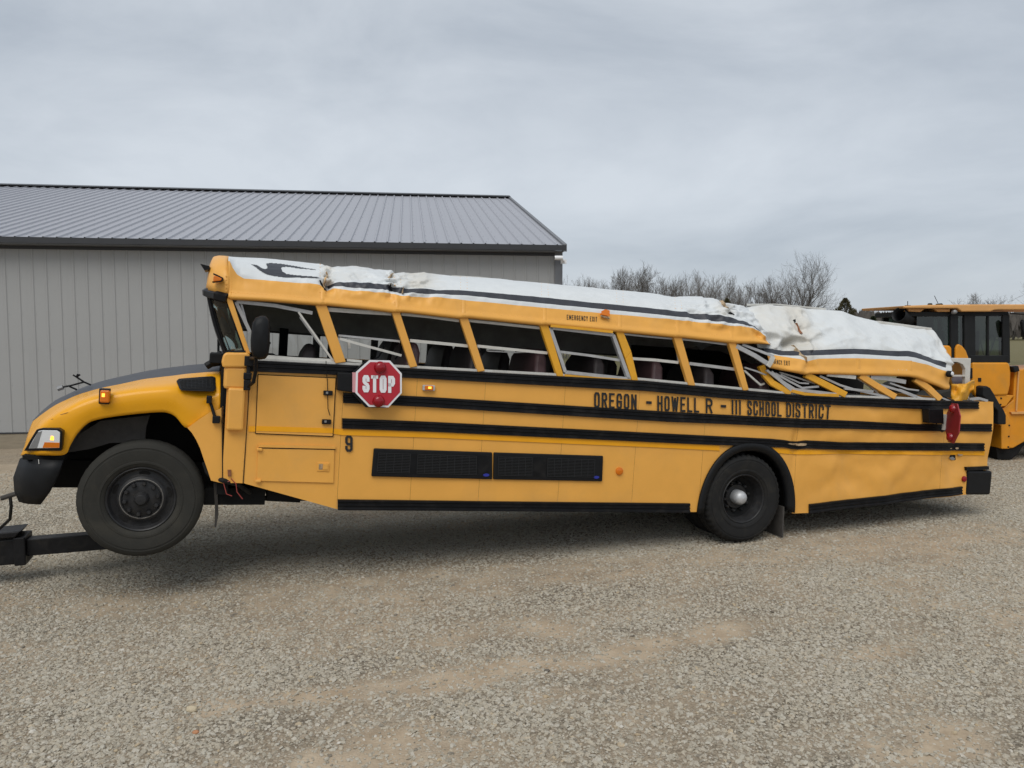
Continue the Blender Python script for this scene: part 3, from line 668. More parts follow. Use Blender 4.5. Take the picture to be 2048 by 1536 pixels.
bentpillar([(1524, 732, .10), (1532, 750, .06), (1546, 766, .03), (1582, 787, .0)], 12, 'bright_yellow')
bentpillar([(1613, 749, .03), (1640, 763, .02), (1693, 790, -.01)], 12.5, 'bright_yellow'); bentpillar([(1722, 751, .03), (1755, 772, .02), (1792, 794, -.01)], 12, 'bus_yellow')
bentpillar([(1832, 758, .05), (1858, 776, .03), (1882, 799, -.01)], 12, 'bus_yellow')
def sash(path, wpx, off=.05, d=.022, m='aluminium'): return bp_('sash_bar', bar(path, wpx, off, d), m)
# driver window
sash([(473, 603), (549, 611), (595, 620), (625, 626)], 7, .045); sash([(472, 604), (500, 664)], 7, .05); sash([(482, 606), (497, 660)], 4, .075)
sash([(597, 624, .02), (632, 673, .03), (665, 720, .03)], 4, m='pale_trim'); sash([(600, 634, .05), (634, 681, .05), (664, 718, .05)], 3.4)
sash([(533, 714), (600, 719), (668, 722)], 8, .035, m='pale_trim')
# second window
sash([(656, 619), (720, 623.5), (783, 627)], 8, .04, m='pale_trim'); sash([(677, 671), (740, 677), (800, 682.5)], 4.2, .06)
sash([(680, 677.5, .0), (740, 694, .0), (803, 711, .02)], 5, m='pale_trim'); sash([(697, 679), (699, 697)], 5, .07, m='pale_trim'); sash([(694, 720), (724, 723)], 5, .05, m='pale_trim')
# third to seventh windows
sash([(803, 628), (860, 633.5), (918, 641.5)], 6, .04, m='pale_trim'); sash([(820, 681), (880, 686.5), (936, 692)], 6, .055, m='pale_trim')
sash([(937, 641), (1010, 648.5), (1080, 656)], 5.5, .04, m='pale_trim'); sash([(955, 692), (1020, 698.5), (1095, 706)], 5.5, .055, m='pale_trim'); sash([(975, 702, .08), (1030, 705, .08), (1085, 703, .07)], 2.2)
f5 = [(1101, 655.5), (1227, 670), (1259, 758), (1131, 744)]
for a, b in zip(f5, f5[1:] + f5[:1]): sash([a, b], 6.5, .002, .05)
sash([(1120, 703.5), (1180, 711), (1240, 720.5)], 5, .03)
bp_('exit_window_trim', bar([(1130, 751), (1200, 757), (1262, 761)], 4.5, -.004, .04), 'bright_yellow')
sash([(1247, 668), (1300, 673.5), (1346, 677.5)], 3.5, .04); sash([(1263, 717), (1310, 720), (1357, 725)], 5.5, .05, m='pale_trim')
sash([(1364, 678), (1410, 683), (1457, 689)], 4.5, .04); sash([(1379, 727), (1420, 732), (1470, 738.5)], 6, .05)
sash([(1352, 678), (1358, 722)], 2.5, .05)
# tangled sashes of the collapsed rear windows
sash([(1473, 692, .0), (1510, 711, -.01), (1537, 728, -.02)], 8.5, .0, .03); sash([(1485, 689, .03), (1520, 702, .01), (1548, 713, -.02)], 5)
sash([(1547, 713, -.03), (1543, 724, -.03), (1537, 733, -.03)], 8, m='pale_trim')
sash([(1490, 735), (1512, 742), (1533, 750)], 3, .06); sash([(1489, 741, .08), (1508, 758, .08), (1522, 770, .09), (1530, 767, .12)], 3.4, .08, m='pale_trim')
sash([(1534, 740, .01), (1556, 758, .01), (1583, 781, .0)], 4.2); sash([(1543, 744, .03), (1566, 764, .03), (1590, 779, .02), (1676, 789, .0)], 6); sash([(1551, 747, .05), (1580, 763, .05), (1605, 776, .04), (1638, 773, .04)], 4)
sash([(1562, 749, .07), (1600, 766, .07), (1618, 767, .06)], 3); sash([(1560, 745, .09), (1600, 757, .09), (1630, 767, .08)], 3)
bp_('exit_window_trim', bar([(1585, 782), (1610, 788), (1640, 791), (1678, 790.5)], 6, -.012, .03), 'bright_yellow')
sash([(1640, 752, .05), (1680, 770, .05), (1712, 780, .04), (1785, 796, .02)], 4); sash([(1655, 749, .03), (1685, 752, .03), (1712, 755, .03)], 7, m='pale_trim'); sash([(1690, 777, .03), (1747, 783, .03)], 4.5)
sash([(1716, 757, .07), (1740, 772, .07), (1760, 790, .06)], 2.8)
sash([(1742, 754, .04), (1775, 757, .04), (1812, 764, .04)], 8); sash([(1762, 770, .03), (1800, 781, .03), (1832, 794, .02)], 4.5); sash([(1780, 766, .06), (1815, 778, .06), (1838, 781, .06)], 3.2)
sash([(1800, 779, .05), (1840, 795, .04), (1870, 801, .03)], 3); sash([(1848, 770, .06), (1880, 790, .05), (1905, 803, .04)], 3.5, m='chassis'); sash([(1885, 796, .02), (1925, 812, .02)], 3)

# --- front roof section ---------------------------------------------------------------
BOT = [(457, 597), (463, 599), (536, 603), (636, 611), (654, 611), (732, 619), (786, 625.5), (807, 625), (917, 637.5), (937, 636.5), (1081, 651), (1098, 651), (1230, 664), (1252, 665.5), (1348, 675), (1366, 676), (1456, 686), (1473, 687), (1512, 687), (1537, 688)]
YW = [(457, 522), (459.5, 523), (465, 536), (474, 549), (488, 557), (549, 562.5), (638, 568.6), (656, 573), (697, 581), (732, 583), (782, 586), (806, 592.5), (835, 594), (880, 595), (934, 601), (1085, 615.5), (1215, 627.7), (1300, 635), (1337, 638), (1464, 652), (1505, 656), (1520, 664), (1530, 675), (1538, 688.5)]
SB = [(457, 520), (465, 531), (480, 546), (549, 557), (638, 563), (656, 571), (686, 573), (729, 577.7), (777, 579), (800, 586), (840, 588), (873, 588.6), (905, 590), (932, 591), (1068, 605.7), (1300, 627.7), (1337, 632), (1444, 644), (1469, 648), (1505, 654), (1525, 668), (1539, 689)]
ST = [(457, 519), (470, 530), (549, 552), (638, 556), (656, 566.5), (686, 566), (729, 566), (777, 570), (800, 576), (873, 581), (905, 580), (932, 582), (1068, 593.5), (1300, 616.7), (1337, 620.5), (1444, 632), (1469, 638), (1490, 643), (1508, 652), (1527, 668), (1540, 690)]
SIL = [(457, 513.5), (527, 517), (595, 524), (640, 529), (652, 531), (666, 533), (709, 534), (782, 543), (800, 543.6), (850, 547), (910, 553), (990, 557.5), (1068, 565), (1166, 574), (1300, 586.6), (1337, 592), (1356, 595), (1401, 594.5), (1434, 599), (1454, 605), (1483, 612), (1500, 622), (1515, 640), (1530, 664), (1541, 691)]
ROWS = [(BOT, .006), (None, -.022), (None, -.02), (None, .004), (YW, .045), (SB, .062), (ST, .115), (None, .20), (None, .31), (None, .46), (SIL, .70)]
def rowy(px):
    b, yw, sb, st, si = (interp(q, px)[0] for q in (BOT, YW, SB, ST, SIL))
    sb = min(sb, yw - .3); st = min(st, sb - .3); si = min(si, st - .3)
    return [b, b - min(3.0, (b - yw) * .10), b - min(8.0, (b - yw) * .22), b - min(12, (b - yw) * .34), yw, sb, st, st + (si - st) * .30, st + (si - st) * .58, st + (si - st) * .82, si]
ROFF = [o for _, o in ROWS]
def crum(px, f):
    """crumple depth factor of the front roof"""
    m = math.exp(-((px - 655) / 14) ** 2) + .95 * math.exp(-((px - 785) / 16) ** 2) + .55 * math.exp(-((px - 830) / 40) ** 2) + .45 * math.exp(-((px - 720) / 60) ** 2) + .55 * sstep(1300, 1450, px) + .10
    return min(1.2, m) * sstep(.15, .5, f)
def roof_off(px, py):
    ys_ = rowy(px)
    if py >= ys_[0]: return ROFF[0]
    for i in range(10):
        if ys_[i] >= py >= ys_[i + 1]:
            t = (ys_[i] - py) / max(1e-6, ys_[i] - ys_[i + 1]); return ROFF[i] + (ROFF[i + 1] - ROFF[i]) * t
    return ROFF[-1]
def fold(x, z, sd):
    n1 = mnoise.noise(Vector((x * 2.1 + z * 1.4, z * 2.6 - x * .7, sd))); n2 = mnoise.noise(Vector((x * 4.6 - z * 2.2, z * 4.4 + x * 1.1, sd + 5))); n3 = mnoise.noise(Vector((x * 9 + z * 4, z * 8 - x * 3, sd + 9)))
    return abs(n1) * 1.0 + abs(n2) * .5 + abs(n3) * .22 - .32
def crumple_vec(p, k):
    if k <= .001: return Vector((0, 0, 0))
    a = fold(p.x * 1.5, p.z * 1.6 + p.y * 1.0, 1.1)
    return Vector((0, .20 * a, -.05 * a)) * k
def roofP(px, py, lift=0.0):
    ys_ = rowy(px); f = (ys_[0] - py) / (ys_[0] - ys_[-1])
    p = B(px, py, roof_off(px, py)); q = p + crumple_vec(p, crum(px, f)); return q + Vector((0, -lift, lift * .4))
def roof_sheet(cols, rowf, P, sub=2):
    pass
cols = [457 + 2.0 * i for i in range(542)] + [1541]
base_off = len(ROFF); rows = []; matrow = []
SUBN = [1, 1, 1, 5, 2, 3, 6, 6, 5, 4]                        # subdivisions between row lines
for i in range(10):
    for s in range(SUBN[i]):
        row = []
        for px in cols:
            ys_ = rowy(px); t = s / SUBN[i]; py = ys_[i] + (ys_[i + 1] - ys_[i]) * t; row.append(roofP(px, py))
        rows.append(row); matrow.append(0 if i < 4 else (1 if i != 5 else 2))
rows.append([roofP(px, rowy(px)[-1]) for px in cols]); matrow.append(1)
edge = rows[-1]
for y_, dz in ((.98, .015), (1.22, .02), (1.46, .015), (1.74, 0), (2.0, -.05), (2.2, -.13), (2.34, -.26), (2.42, -.42), (2.44, -.58)):
    row = []
    for j, p in enumerate(edge):
        px = cols[j]; fz = 1 - .0 * sstep(1350, 1540, px); taper = 1 - sstep(1490, 1541, px) * .35
        q = Vector((p.x + (y_ - .7) * .02, y_, p.z + dz * taper)); row.append(q + crumple_vec(q, crum(px, .8)) * .5)
    rows.append(row); matrow.append(1 if dz > -.4 else 0)
stripe_on = [c for c in cols]
mb = MB().grid(rows, mats=matrow)
# the black stripe only runs from the first torn joint back
nc = len(cols) - 1
for k, f in enumerate(mb.f):
    if mb.m[k] == 2 and cols[k % nc] < 655: mb.m[k] = 1
stn = [min(1, (.75 * math.exp(-((px - 838) / 42) ** 2) + .6 * math.exp(-((px - 655) / 12) ** 2) + .35 * math.exp(-((px - 700) / 40) ** 2) + .5 * math.exp(-((px - 1450) / 22) ** 2))) * (1 if r > 14 else .4) for r in range(len(rows)) for px in cols]
front_roof = bp_('front_roof', mb, attr={'stain': stn}, m= ['bus_yellow', 'roof_white', 'roof_stripe'], smooth=True, solid=.008, label='white roof section creased at the front window pillars')
# headliner (what the windows show of the ceiling)
hl = MB(); hr = []
for j in range(0, len(cols), 10):
    if cols[j] > 1497: break
    ck = cols[j] > 1474
    p = edge[j]; b0 = rows[0][j]
    hr.append([Vector((b0.x, .05 if not ck else .5, b0.z + .03 if not ck else p.z - .14)), Vector((p.x, .16 if not ck else .55, p.z - (.28 if not ck else .13))), Vector((p.x, .45 if not ck else .6, p.z - .10)), Vector((p.x, 1.22, p.z - .05)), Vector((p.x, 2.0, p.z - .12)), Vector((p.x, 2.3, p.z - .34)), Vector((b0.x, 2.38, 2.085))])
hr.append([p + Vector((1.6, 0, -.42)) for p in hr[-1]]); hl.grid(hr); bp_('headliner', hl, 'liner', smooth=True)
# decals on the roof
def decal(polys, Pf, m, name, lift=.006, n=1):
    mb = MB()
    for poly in polys: mb.add([Pf(x, y, lift) for x, y in poly], [tuple(range(len(poly)))])
    return bp_(name, mb, m)
def ribbon(top, bot, Pf, m, name, lift=.007, n=26):
    """band between two photo polylines that share start and end"""
    def at(pl, t):
        L = [0]
        for a, b in zip(pl, pl[1:]): L.append(L[-1] + math.dist(a, b))
        s = t * L[-1]
        for i in range(len(pl) - 1):
            if s <= L[i + 1] + 1e-9:
                u = (s - L[i]) / max(1e-9, L[i + 1] - L[i]); return (pl[i][0] + (pl[i + 1][0] - pl[i][0]) * u, pl[i][1] + (pl[i + 1][1] - pl[i][1]) * u)
        return pl[-1]
    rows = []
    for k in range(5):
        row = []
        for i in range(n + 1):
            a = at(top, i / n); b = at(bot, i / n); f = k / 4; row.append(Pf(a[0] + (b[0] - a[0]) * f, a[1] + (b[1] - a[1]) * f, lift))
        rows.append(row)
    return bp_(name, MB().grid(rows), m)
def c3(x, y): return (390 + x / 4.389, 490 + y / 4.389)
sw1 = [c3(*p) for p in ((490, 172), (540, 178), (585, 200), (620, 214), (636, 190), (622, 168), (660, 160), (720, 164))]
def inside(x, y, poly):
    r = False
    for (x0, y0), (x1, y1) in zip(poly, poly[1:] + poly[:1]):
        if (y0 > y) != (y1 > y) and x < (x1 - x0) * (y - y0) / (y1 - y0) + x0: r = not r
    return r
swp = [c3(*p) for p in ((490, 172), (540, 180), (590, 208), (612, 215), (630, 212), (637, 197), (622, 168), (660, 160), (760, 170), (900, 190), (1060, 214), (1060, 218), (900, 204), (800, 193), (765, 196), (755, 208), (765, 235), (800, 257), (900, 270), (1092, 286), (1092, 290), (950, 289), (780, 286), (700, 278), (630, 260), (570, 228), (530, 196))]
mb = MB(); sx0, sy0, st_ = 500, 522, .9
for iy in range(40):
    for ix in range(160):
        x, y = sx0 + ix * st_, sy0 + iy * st_
        if inside(x + st_ / 2, y + st_ / 2, swp): mb.quad(roofP(x, y + st_, .009), roofP(x + st_, y + st_, .009), roofP(x + st_, y, .009), roofP(x, y, .009))
bp_('roof_swoosh', mb, 'roof_stripe')
# seams of the roof skin: raised joint straps and rivets
rvr = MB()
for a, b in ((460, 620), (662, 775), (800, 905), (945, 1070), (1105, 1225), (1258, 1340), (1370, 1450)):
    n = int((b - a) / 4.6)
    for i in range(n):
        px = a + (b - a) * (i + .5) / n; ys_ = rowy(px); rivet(rvr, roofP(px, ys_[0] - 12.5 - 1.6 * (i % 2), .002), .006)
for px in (640, 651, 789, 801, 921, 934, 1083, 1096, 1233, 1246, 1351, 1362):
    ys_ = rowy(px)
    for i in range(15):
        py = ys_[0] - 4 + (ys_[-1] + 5 - ys_[0]) * i / 14
        if ys_[6] - 1 < py < ys_[4] + 1: continue
        rivet(rvr, roofP(px, py, .002), .0055)
for i in range(8):
    rivet(rvr, roofP(463, 590 - i * 5.5, .002)); 
bp_('roof_rivets', rvr, 'bus_yellow', kind='stuff')
for px in (645, 795, 928, 1090, 1240, 1356, 1463):
    mb = MB(); ys_ = rowy(px)
    rws = []
    for dx in (-6, -3, 3, 6): rws.append([roofP(px + dx, ys_[0] + (ys_[4] - ys_[0]) * f, .006 if abs(dx) == 3 else -.004) for f in (0.02, .15, .35, .6, .8, .99)])
    bp_('joint_strap', mb.grid(rws), 'bus_yellow', smooth=True)
bp_('exit_window_trim', bar([(1102, 651.5), (1170, 658), (1226, 664)], 5, -.030, .02), 'bright_yellow')
# torn roof seams
def tear(Pf, path, wv, seed, m, name='torn_metal'):
    rnd = random.Random(seed); rows = [[], [], []]
    for i, (x, y) in enumerate(path):
        wq = wv * rnd.uniform(.5, 1.3)
        rows[0].append(Pf(x - wq, y + rnd.uniform(-2, 2), .004)); rows[1].append(Pf(x + rnd.uniform(-1, 1), y, .02 + .03 * rnd.random())); rows[2].append(Pf(x + wq, y + rnd.uniform(-2, 2), .004))
    return bp_(name, MB().grid(rows), m)
tear(roofP, [(653, 546), (655, 551), (652, 557), (650, 562), (649, 566), (652, 573)], 3.4, 3, 'torn_metal'); tear(roofP, [(641, 561), (645, 566), (649, 572), (652, 579)], 3, 4, 'chassis')
tear(roofP, [(786, 547), (782, 551), (779, 556), (778, 562)], 2, 5, 'torn_metal'); tear(roofP, [(780, 570), (782, 575), (785, 580)], 2, 7, 'chassis'); tear(roofP, [(806, 577), (805, 582), (806, 588)], 2.2, 8, 'torn_metal')
tear(roofP, [(1440, 604), (1447, 608), (1453, 612), (1458, 616)], 5, 9, 'torn_metal'); tear(roofP, [(1462, 623), (1466, 626), (1469, 629)], 1.6, 2, 'chassis')
# lamps on the roof edge
def clearance_lamp(px, py, w_, h_, off, lit=False, name='marker_lamp', base='rail_black'):
    c = B(px, py, off); p2 = B(px + w_, py, off); p3 = B(px, py - h_, off); W_ = (p2 - c).length; H_ = (p3 - c).length
    mb = MB(); mb.box((c.x, c.y, c.z), (W_ * 1.15, .035, H_ * 1.2)); o = bp_(name, mb, base, bev=.004)
    mb = MB(); mb.box((c.x, c.y - .03, c.z), (W_ * .9, .045, H_ * .9)); bp_('lens', mb, 'amber', parent=o, bev=.012)
    if lit:
        mb = MB(); mb.box((c.x, c.y - .054, c.z), (W_ * .30, .006, H_ * .45)); bp_('bulb', mb, 'amber_lit', parent=o)
    return o
def side_lamp(tl, name='clearance_lamp'):
    """tapered amber lamp: pts = outline in the photo"""
    a = [roofP(x, y, .05) for x, y in tl]; b = [roofP(x, y, -.02) for x, y in tl]; n = len(a)
    mb = MB(); mb.add(a + b, [tuple(range(n))] + [(i, (i + 1) % n, n + (i + 1) % n, n + i) for i in range(n)]); return bp_(name, mb, 'amber', bev=.01)
side_lamp([(1200, 627.5), (1207, 624), (1213.5, 626), (1213.5, 634), (1206, 633), (1200, 631.5)])
bp_('lamp_base', MB().tube([roofP(1199, 634, .03), roofP(1216, 639, .03)], .012, 6), 'torn_metal')

# --- rear roof section (collapsed) ------------------------------------------------------
RBOT = [(1537, 735.5), (1589, 745.6), (1608, 749), (1617, 747), (1683, 749), (1713, 750), (1760, 751), (1815, 753), (1834, 756), (1870, 771), (1891, 779), (1900, 778)]
RYW = [(1536, 708), (1547, 709.5), (1574, 714), (1600, 718), (1612, 723), (1622, 720), (1636, 717.5), (1680, 716.5), (1717, 716.5), (1780, 719), (1819, 721.6), (1856, 730), (1889, 742), (1903, 748)]
RSB = [(1533, 704), (1567, 710.5), (1613, 711.5), (1709, 708), (1797, 713), (1815, 713), (1832, 716), (1879, 731.5), (1905, 741)]
RST = [(1530, 694), (1567, 699), (1613, 701), (1660, 699), (1709, 697.5), (1797, 702.5), (1815, 702), (1832, 705), (1879, 722), (1905, 733)]
RSIL = [(1496, 622), (1508, 616), (1521, 612), (1538, 609), (1555, 611), (1620, 618), (1652, 621), (1680, 622.5), (1709, 631.5), (1758, 645), (1797, 650.5), (1826, 655.7), (1850, 659)]
RREND = [1898, 1901, 1903, 1904, 1863]; RRBEG = [1537, 1536, 1533, 1530, 1496]
RLINES = [RBOT, RYW, RSB, RST, RSIL]
RO = [.03, .055, .075, .125, .66]
def rearP(t, v, raw=False):
    """t along 0..1, v over 0..4 across the five lines"""
    i = min(3, int(v)); f = v - i
    def ln(k):
        px = RRBEG[k] + (RREND[k] - RRBEG[k]) * t; return px, interp(RLINES[k], px)[0], RO[k]
    a, b = ln(i), ln(i + 1)
    if i == 3: fo = f ** 1.45; bul = 10 * math.sin(math.pi * f) * sstep(.55, 1, t)
    else: fo = f; bul = 0
    px = a[0] + (b[0] - a[0]) * f + bul * 1.5; py = a[1] + (b[1] - a[1]) * f; off = a[2] + (b[2] - a[2]) * fo
    p = B(px, py, off)
    tear_ = math.exp(-((px - 1604) / 26) ** 2); k = .25 + .9 * tear_ + .7 * (1 - sstep(1500, 1640, px)) + .35 * sstep(1830, 1900, px)
    k *= (.35 if i < 3 else 1) * (.5 + .5 * math.sin(math.pi * min(1, max(0, (v - .2) / 3.4))))
    r = fold(p.x * .95 + 2, p.z * 1.25, 4.4); sw = math.sin(p.z * 17 + 2.2 * math.sin(p.x * 2.6)) * math.exp(-((px - 1640) / 60) ** 2) * sstep(3.02, 3.25, v) * (1 - sstep(3.4, 3.7, v)); sw = abs(sw) * 1.4 - .4 * math.exp(-((px - 1640) / 60) ** 2)
    return p + Vector((0, .36 * r, -.04 * r)) * k + Vector((0, .035 * sw, 0))
NV = [(0, 0), (.08, 0), (.2, 0), (.4, 0), (.6, 0), (.8, 0), (1, 1), (1.5, 1), (2, 2), (2.33, 2), (2.66, 2)] + [(3 + i / 40, 1) for i in range(40)] + [(4, 1)]
NT = 210; rows = []; mr_ = []
for v, mi in NV: rows.append([rearP(i / NT, v) + Vector((0, (-.02 if .03 < v < .25 else 0), 0)) for i in range(NT + 1)]); mr_.append(mi)
edge = rows[-1]
for y_, dz in ((.95, -.01), (1.22, -.05), (1.5, -.10), (1.8, -.2), (2.1, -.36), (2.3, -.5), (2.4, -.66)):
    rows.append([Vector((p.x + .05 * (y_ - .7), y_, p.z + dz)) + Vector((0, 0, .05 * fbm(p.x * 2, y_ * 3, 2.2, 3))) for p in edge]); mr_.append(1)
mb = MB().grid(rows, mats=mr_)
for k, f in enumerate(mb.f):
    if mb.m[k] == 2 and (k % NT) > NT * .965: mb.m[k] = 1
stn = [min(1, .75 * math.exp(-((1500 + 400 * i / NT - 1592) / 34) ** 2) + .45 * math.exp(-((1500 + 400 * i / NT - 1530) / 22) ** 2) + .3 * sstep(.9, 1, i / NT) + .12) for r in rows for i in range(NT + 1)]
bp_('rear_roof', mb, attr={'stain': stn}, m=['bus_yellow', 'roof_white', 'roof_stripe'], smooth=True, solid=.008, label='caved-in rear roof section, crumpled white sheet over yellow edge')
def rearD(px, py, lift=0.0):
    # photo point -> point on the rear roof (search t, v)
    best = None
    ys_ = [interp(L, px)[0] for L in RLINES]
    for i in range(4):
        if ys_[i] >= py >= ys_[i + 1] or i == 3 or (i == 0 and py > ys_[0]):
            v = i + max(0, min(1, (ys_[i] - py) / max(1e-6, ys_[i] - ys_[i + 1]))); break
    lo = RRBEG[i] + (RRBEG[i + 1] - RRBEG[i]) * (v - i); hi = RREND[i] + (RREND[i + 1] - RREND[i]) * (v - i)
    t = max(0, min(1, (px - lo) / (hi - lo))); return rearP(t, v) + Vector((0, -lift, lift * .3))
tear(rearD, [(1592, 648), (1596, 655), (1600, 662), (1598, 670)], 1.2, 31, 'rust'); tear(rearD, [(1600, 690), (1601, 700), (1602, 708), (1606, 716), (1610, 724)], 1.9, 32, 'torn_metal')
tear(rearD, [(1588, 640), (1590, 645)], .8, 34, 'chassis')
for px in (1717, 1820):
    rws = [[rearD(px + dx, 750 + (718 - 750) * f + (0 if px < 1800 else 3), .008 if abs(dx) == 3 else -.004) for f in (.02, .2, .5, .8, .98)] for dx in (-6, -3, 3, 6)]
    bp_('joint_strap', MB().grid(rws), 'bus_yellow', smooth=True)
rvr = MB()
for a, b in ((1625, 1710), (1726, 1812)):
    for i in range(22): rivet(rvr, rearD(a + (b - a) * i / 21, 741.5 - (i % 2), .004), .006)
for px in (1738, 1806):
    for i in range(12): rivet(rvr, rearD(px + 2 * i * (.4 if px < 1800 else -.3), 690 - i * 4, .004), .006)
bp_('roof_rivets', rvr, 'roof_white', kind='stuff')
# end curl of the rear roof, with its broken lamp
mb = MB(); rws = []
for f in [i / 10 for i in range(11)]:
    e0 = rearP(1, 3.95 * f); rws.append([e0, e0 + Vector((.05, .10, -.01)), e0 + Vector((.06, .35, -.04)), e0 + Vector((.05, .9, -.06))])
bp_('rear_cap', MB().grid(rws), 'bus_yellow', smooth=True, solid=.008)
o = bp_('broken_lamp', MB().lathe([(.0001, -.02), (.035, -.02), (.042, .0), (.042, .03)], B(1900, 748, -.01), 14), 'chassis', smooth=True); bp_('lens', MB().lathe([(.0001, -.03), (.02, -.028), (.026, -.02)], B(1902, 747, -.02), 10), 'lens_clear', parent=o)
# roof hatches lying loose on top
def hatch(a, b, th, depth, off, name='roof_hatch'):
    p, q = B(*a, off), B(*b, off); D = Vector((0, depth, .02)); u = Vector((0, 0, th)); mb = MB(); mb.hexa([p, q, q + u, p + u, p + D, q + D, q + D + u, p + D + u]); return bp_(name, mb, 'pale_trim', bev=.006)
hatch((1551, 612), (1652, 621), .03, .6, .72); hatch((1758, 647), (1864, 661), .035, .6, .64)
bp_('roof_hatch_trim', bar([(1548, 611), (1600, 617), (1654, 623)], 3, .70, .02), 'chassis')
bp_('roof_hatch', bar([(905, 552), (960, 555), (993, 559)], 3, .75, .5), 'pale_trim')
# rear corner wreckage
bp_('rear_window_frame', pxprism([(1901, 716), (1942, 716.5), (1938, 804), (1930, 806), (1931, 738), (1926, 729), (1916, 724), (1901, 724)], .22, .05), 'pale_trim', bev=.004)
bp_('rear_window_frame', pxprism([(1902, 750), (1931, 750), (1931, 753), (1902, 753)], .225, .04), 'pale_trim')
rws = []
for i in range(9):
    f = i / 8; row = []
    for j in range(11):
        g = j / 10; px = 1903 + 46 * g - 2 * f; py = 768 - 8 * sstep(.55, 1, g) + (38 + 6 * math.sin(g * 5) - 14 * sstep(.65, 1, g)) * f
        p = B(px, py, .12 + .06 * math.sin(g * 7 + 3 * f) + .05 * fbm(g * 3, f * 3, 4, 3)); row.append(p)
    rws.append(row)
bp_('torn_corner_panel', MB().grid(rws), 'bright_yellow', smooth=True, solid=.01)
mb = MB(); rws = []
for i in range(7):
    f = i / 6; rws.append([B(1905 + 37 * g, 774 - (20 * math.sin(math.pi * (.15 + .85 * g)) ** .5) * f, .30 + .25 * f * f) for g in [j / 8 for j in range(9)]])
bp_('torn_seat_back', MB().grid(rws), 'seat_maroon', smooth=True, solid=.06)
bp_('torn_strap', bar([(1905, 800, .05), (1925, 812, .03), (1945, 800, .05)], 3, .04, .02), 'chassis'); bp_('torn_strap', bar([(1940, 799, .05), (1960, 797, .04), (1976, 802, .03)], 5, .04, .03), 'aluminium')
# --- front roof cap -------------------------------------------------------------------
def mirror_row(near): return near + [Vector((p.x, BWID - p.y, p.z)) for p in near[::-1]]
capdef = [  # (rear edge at the joint, mid, corner, front) per level
    [(457.5, 596, .0), (448, 590, .02), (430, 584, .06), (417, 580.5, .16), (412.5, 579, .32)],
    [(457.5, 575, .0), (448, 572, .02), (431, 569, .06), (419, 567, .16), (414.5, 566, .32)],
    [(457.5, 552, .02), (448, 550, .04), (433, 549, .08), (421, 548, .18), (417, 548, .34)],
    [(457.5, 535, .08), (449, 533, .10), (435, 532, .14), (424, 532, .24), (420, 532, .40)],
    [(457.5, 521, .30), (449, 520, .32), (437, 519, .36), (427, 520, .42), (423.5, 522, .52)],
    [(457.5, 513.5, .70), (449, 512.5, .70), (438, 512, .72), (430, 513.5, .74), (427, 515, .78)]]
rws = [mirror_row([B(*q) for q in L]) for L in capdef]
rws.append([Vector((p.x + .02, p.y, p.z)) * 1.0 if False else Vector((p.x, 1.22 + (p.y - 1.22) * .3, p.z + .03)) for p in rws[-1]])
bp_('front_roof_cap', MB().grid(rws), 'bus_yellow', smooth=True, solid=.01)
mb = MB()
for i in range(9): rivet(mb, B(452.5, 590 - 7.5 * i, capdef[min(5, i // 2)][0][2] - .006), .007)
bp_('roof_rivets', mb, 'bus_yellow', kind='stuff')
def outl(pts, off, d): return pxprism(pts, off, d)
bp_('corner_lamp_hood', outl([(426.5, 546), (434, 549), (446.5, 555.5), (446.5, 559), (443, 563), (425, 565.5), (424, 563), (441, 560), (444, 557), (433, 551.5), (426.5, 549)], -.03, .06), 'rail_black')
bp_('corner_lamp', outl([(427, 551), (433, 552), (443, 556.5), (443.5, 559.5), (440, 561.5), (426, 563)], -.05, .09), 'amber', bev=.008)
bp_('lamp_visor', MB().hexa([B(400.5, 527.5, .22), B(419, 532, .22), B(419, 538, .22), B(409, 541, .22)] + [p + Vector((0, .26, 0)) for p in (B(400.5, 527.5, .22), B(419, 532, .22), B(419, 538, .22), B(409, 541, .22))]), 'rail_black')
for y_ in (.35, 2.05):
    c = B(416.5, 556, .34); bp_('warning_lamp', MB().lathe([(.0001, -.05), (.08, -.04), (.095, 0), (.095, .04)], (c.x + .055, y_, c.z), 18, ax='x'), 'red_lamp', smooth=True)
# windshield and black surround
wt = [B(416, 584, .12), B(413, 581, .32)]
def wpt(f, col):
    """f 0 top .. 1 bottom; col 0 near pillar .. 3 front centre"""
    t = [(455, 594, .01), (434, 588, .06), (416, 582, .22), (414, 581, .50)][col]; b = [(493, 706, .01), (476, 707, .05), (452, 708, .22), (446, 708, .50)][col]
    bow = [0, -1, -4, -6][col] * math.sin(math.pi * f)
    return B(t[0] + (b[0] - t[0]) * f + bow, t[1] + (b[1] - t[1]) * f, t[2] + (b[2] - t[2]) * f)
fs_ = [i / 10 for i in range(11)]
rws = [mirror_row([wpt(f, c) for c in range(4)]) for f in fs_]
bp_('windshield', MB().grid(rws), 'glass_green', smooth=True)
def wedge(c0, c1, mbb, w0=.0):
    for f, g in zip(fs_, fs_[1:]):
        a, b_ = wpt(f, c0), wpt(f, c1); c_, d_ = wpt(g, c0), wpt(g, c1)
        e, h_ = a.lerp(b_, w0), a.lerp(b_, w0 + .34); k, l = c_.lerp(d_, w0), c_.lerp(d_, w0 + .34); D = Vector((0, -.006, 0)); mbb.hexa([e + D, k + D, l + D, h_ + D, e - D, k - D, l - D, h_ - D])
mb = MB(); wedge(0, 1, mb); wedge(2, 1, mb, -.1); bp_('windshield_gasket', mb, 'rail_black')
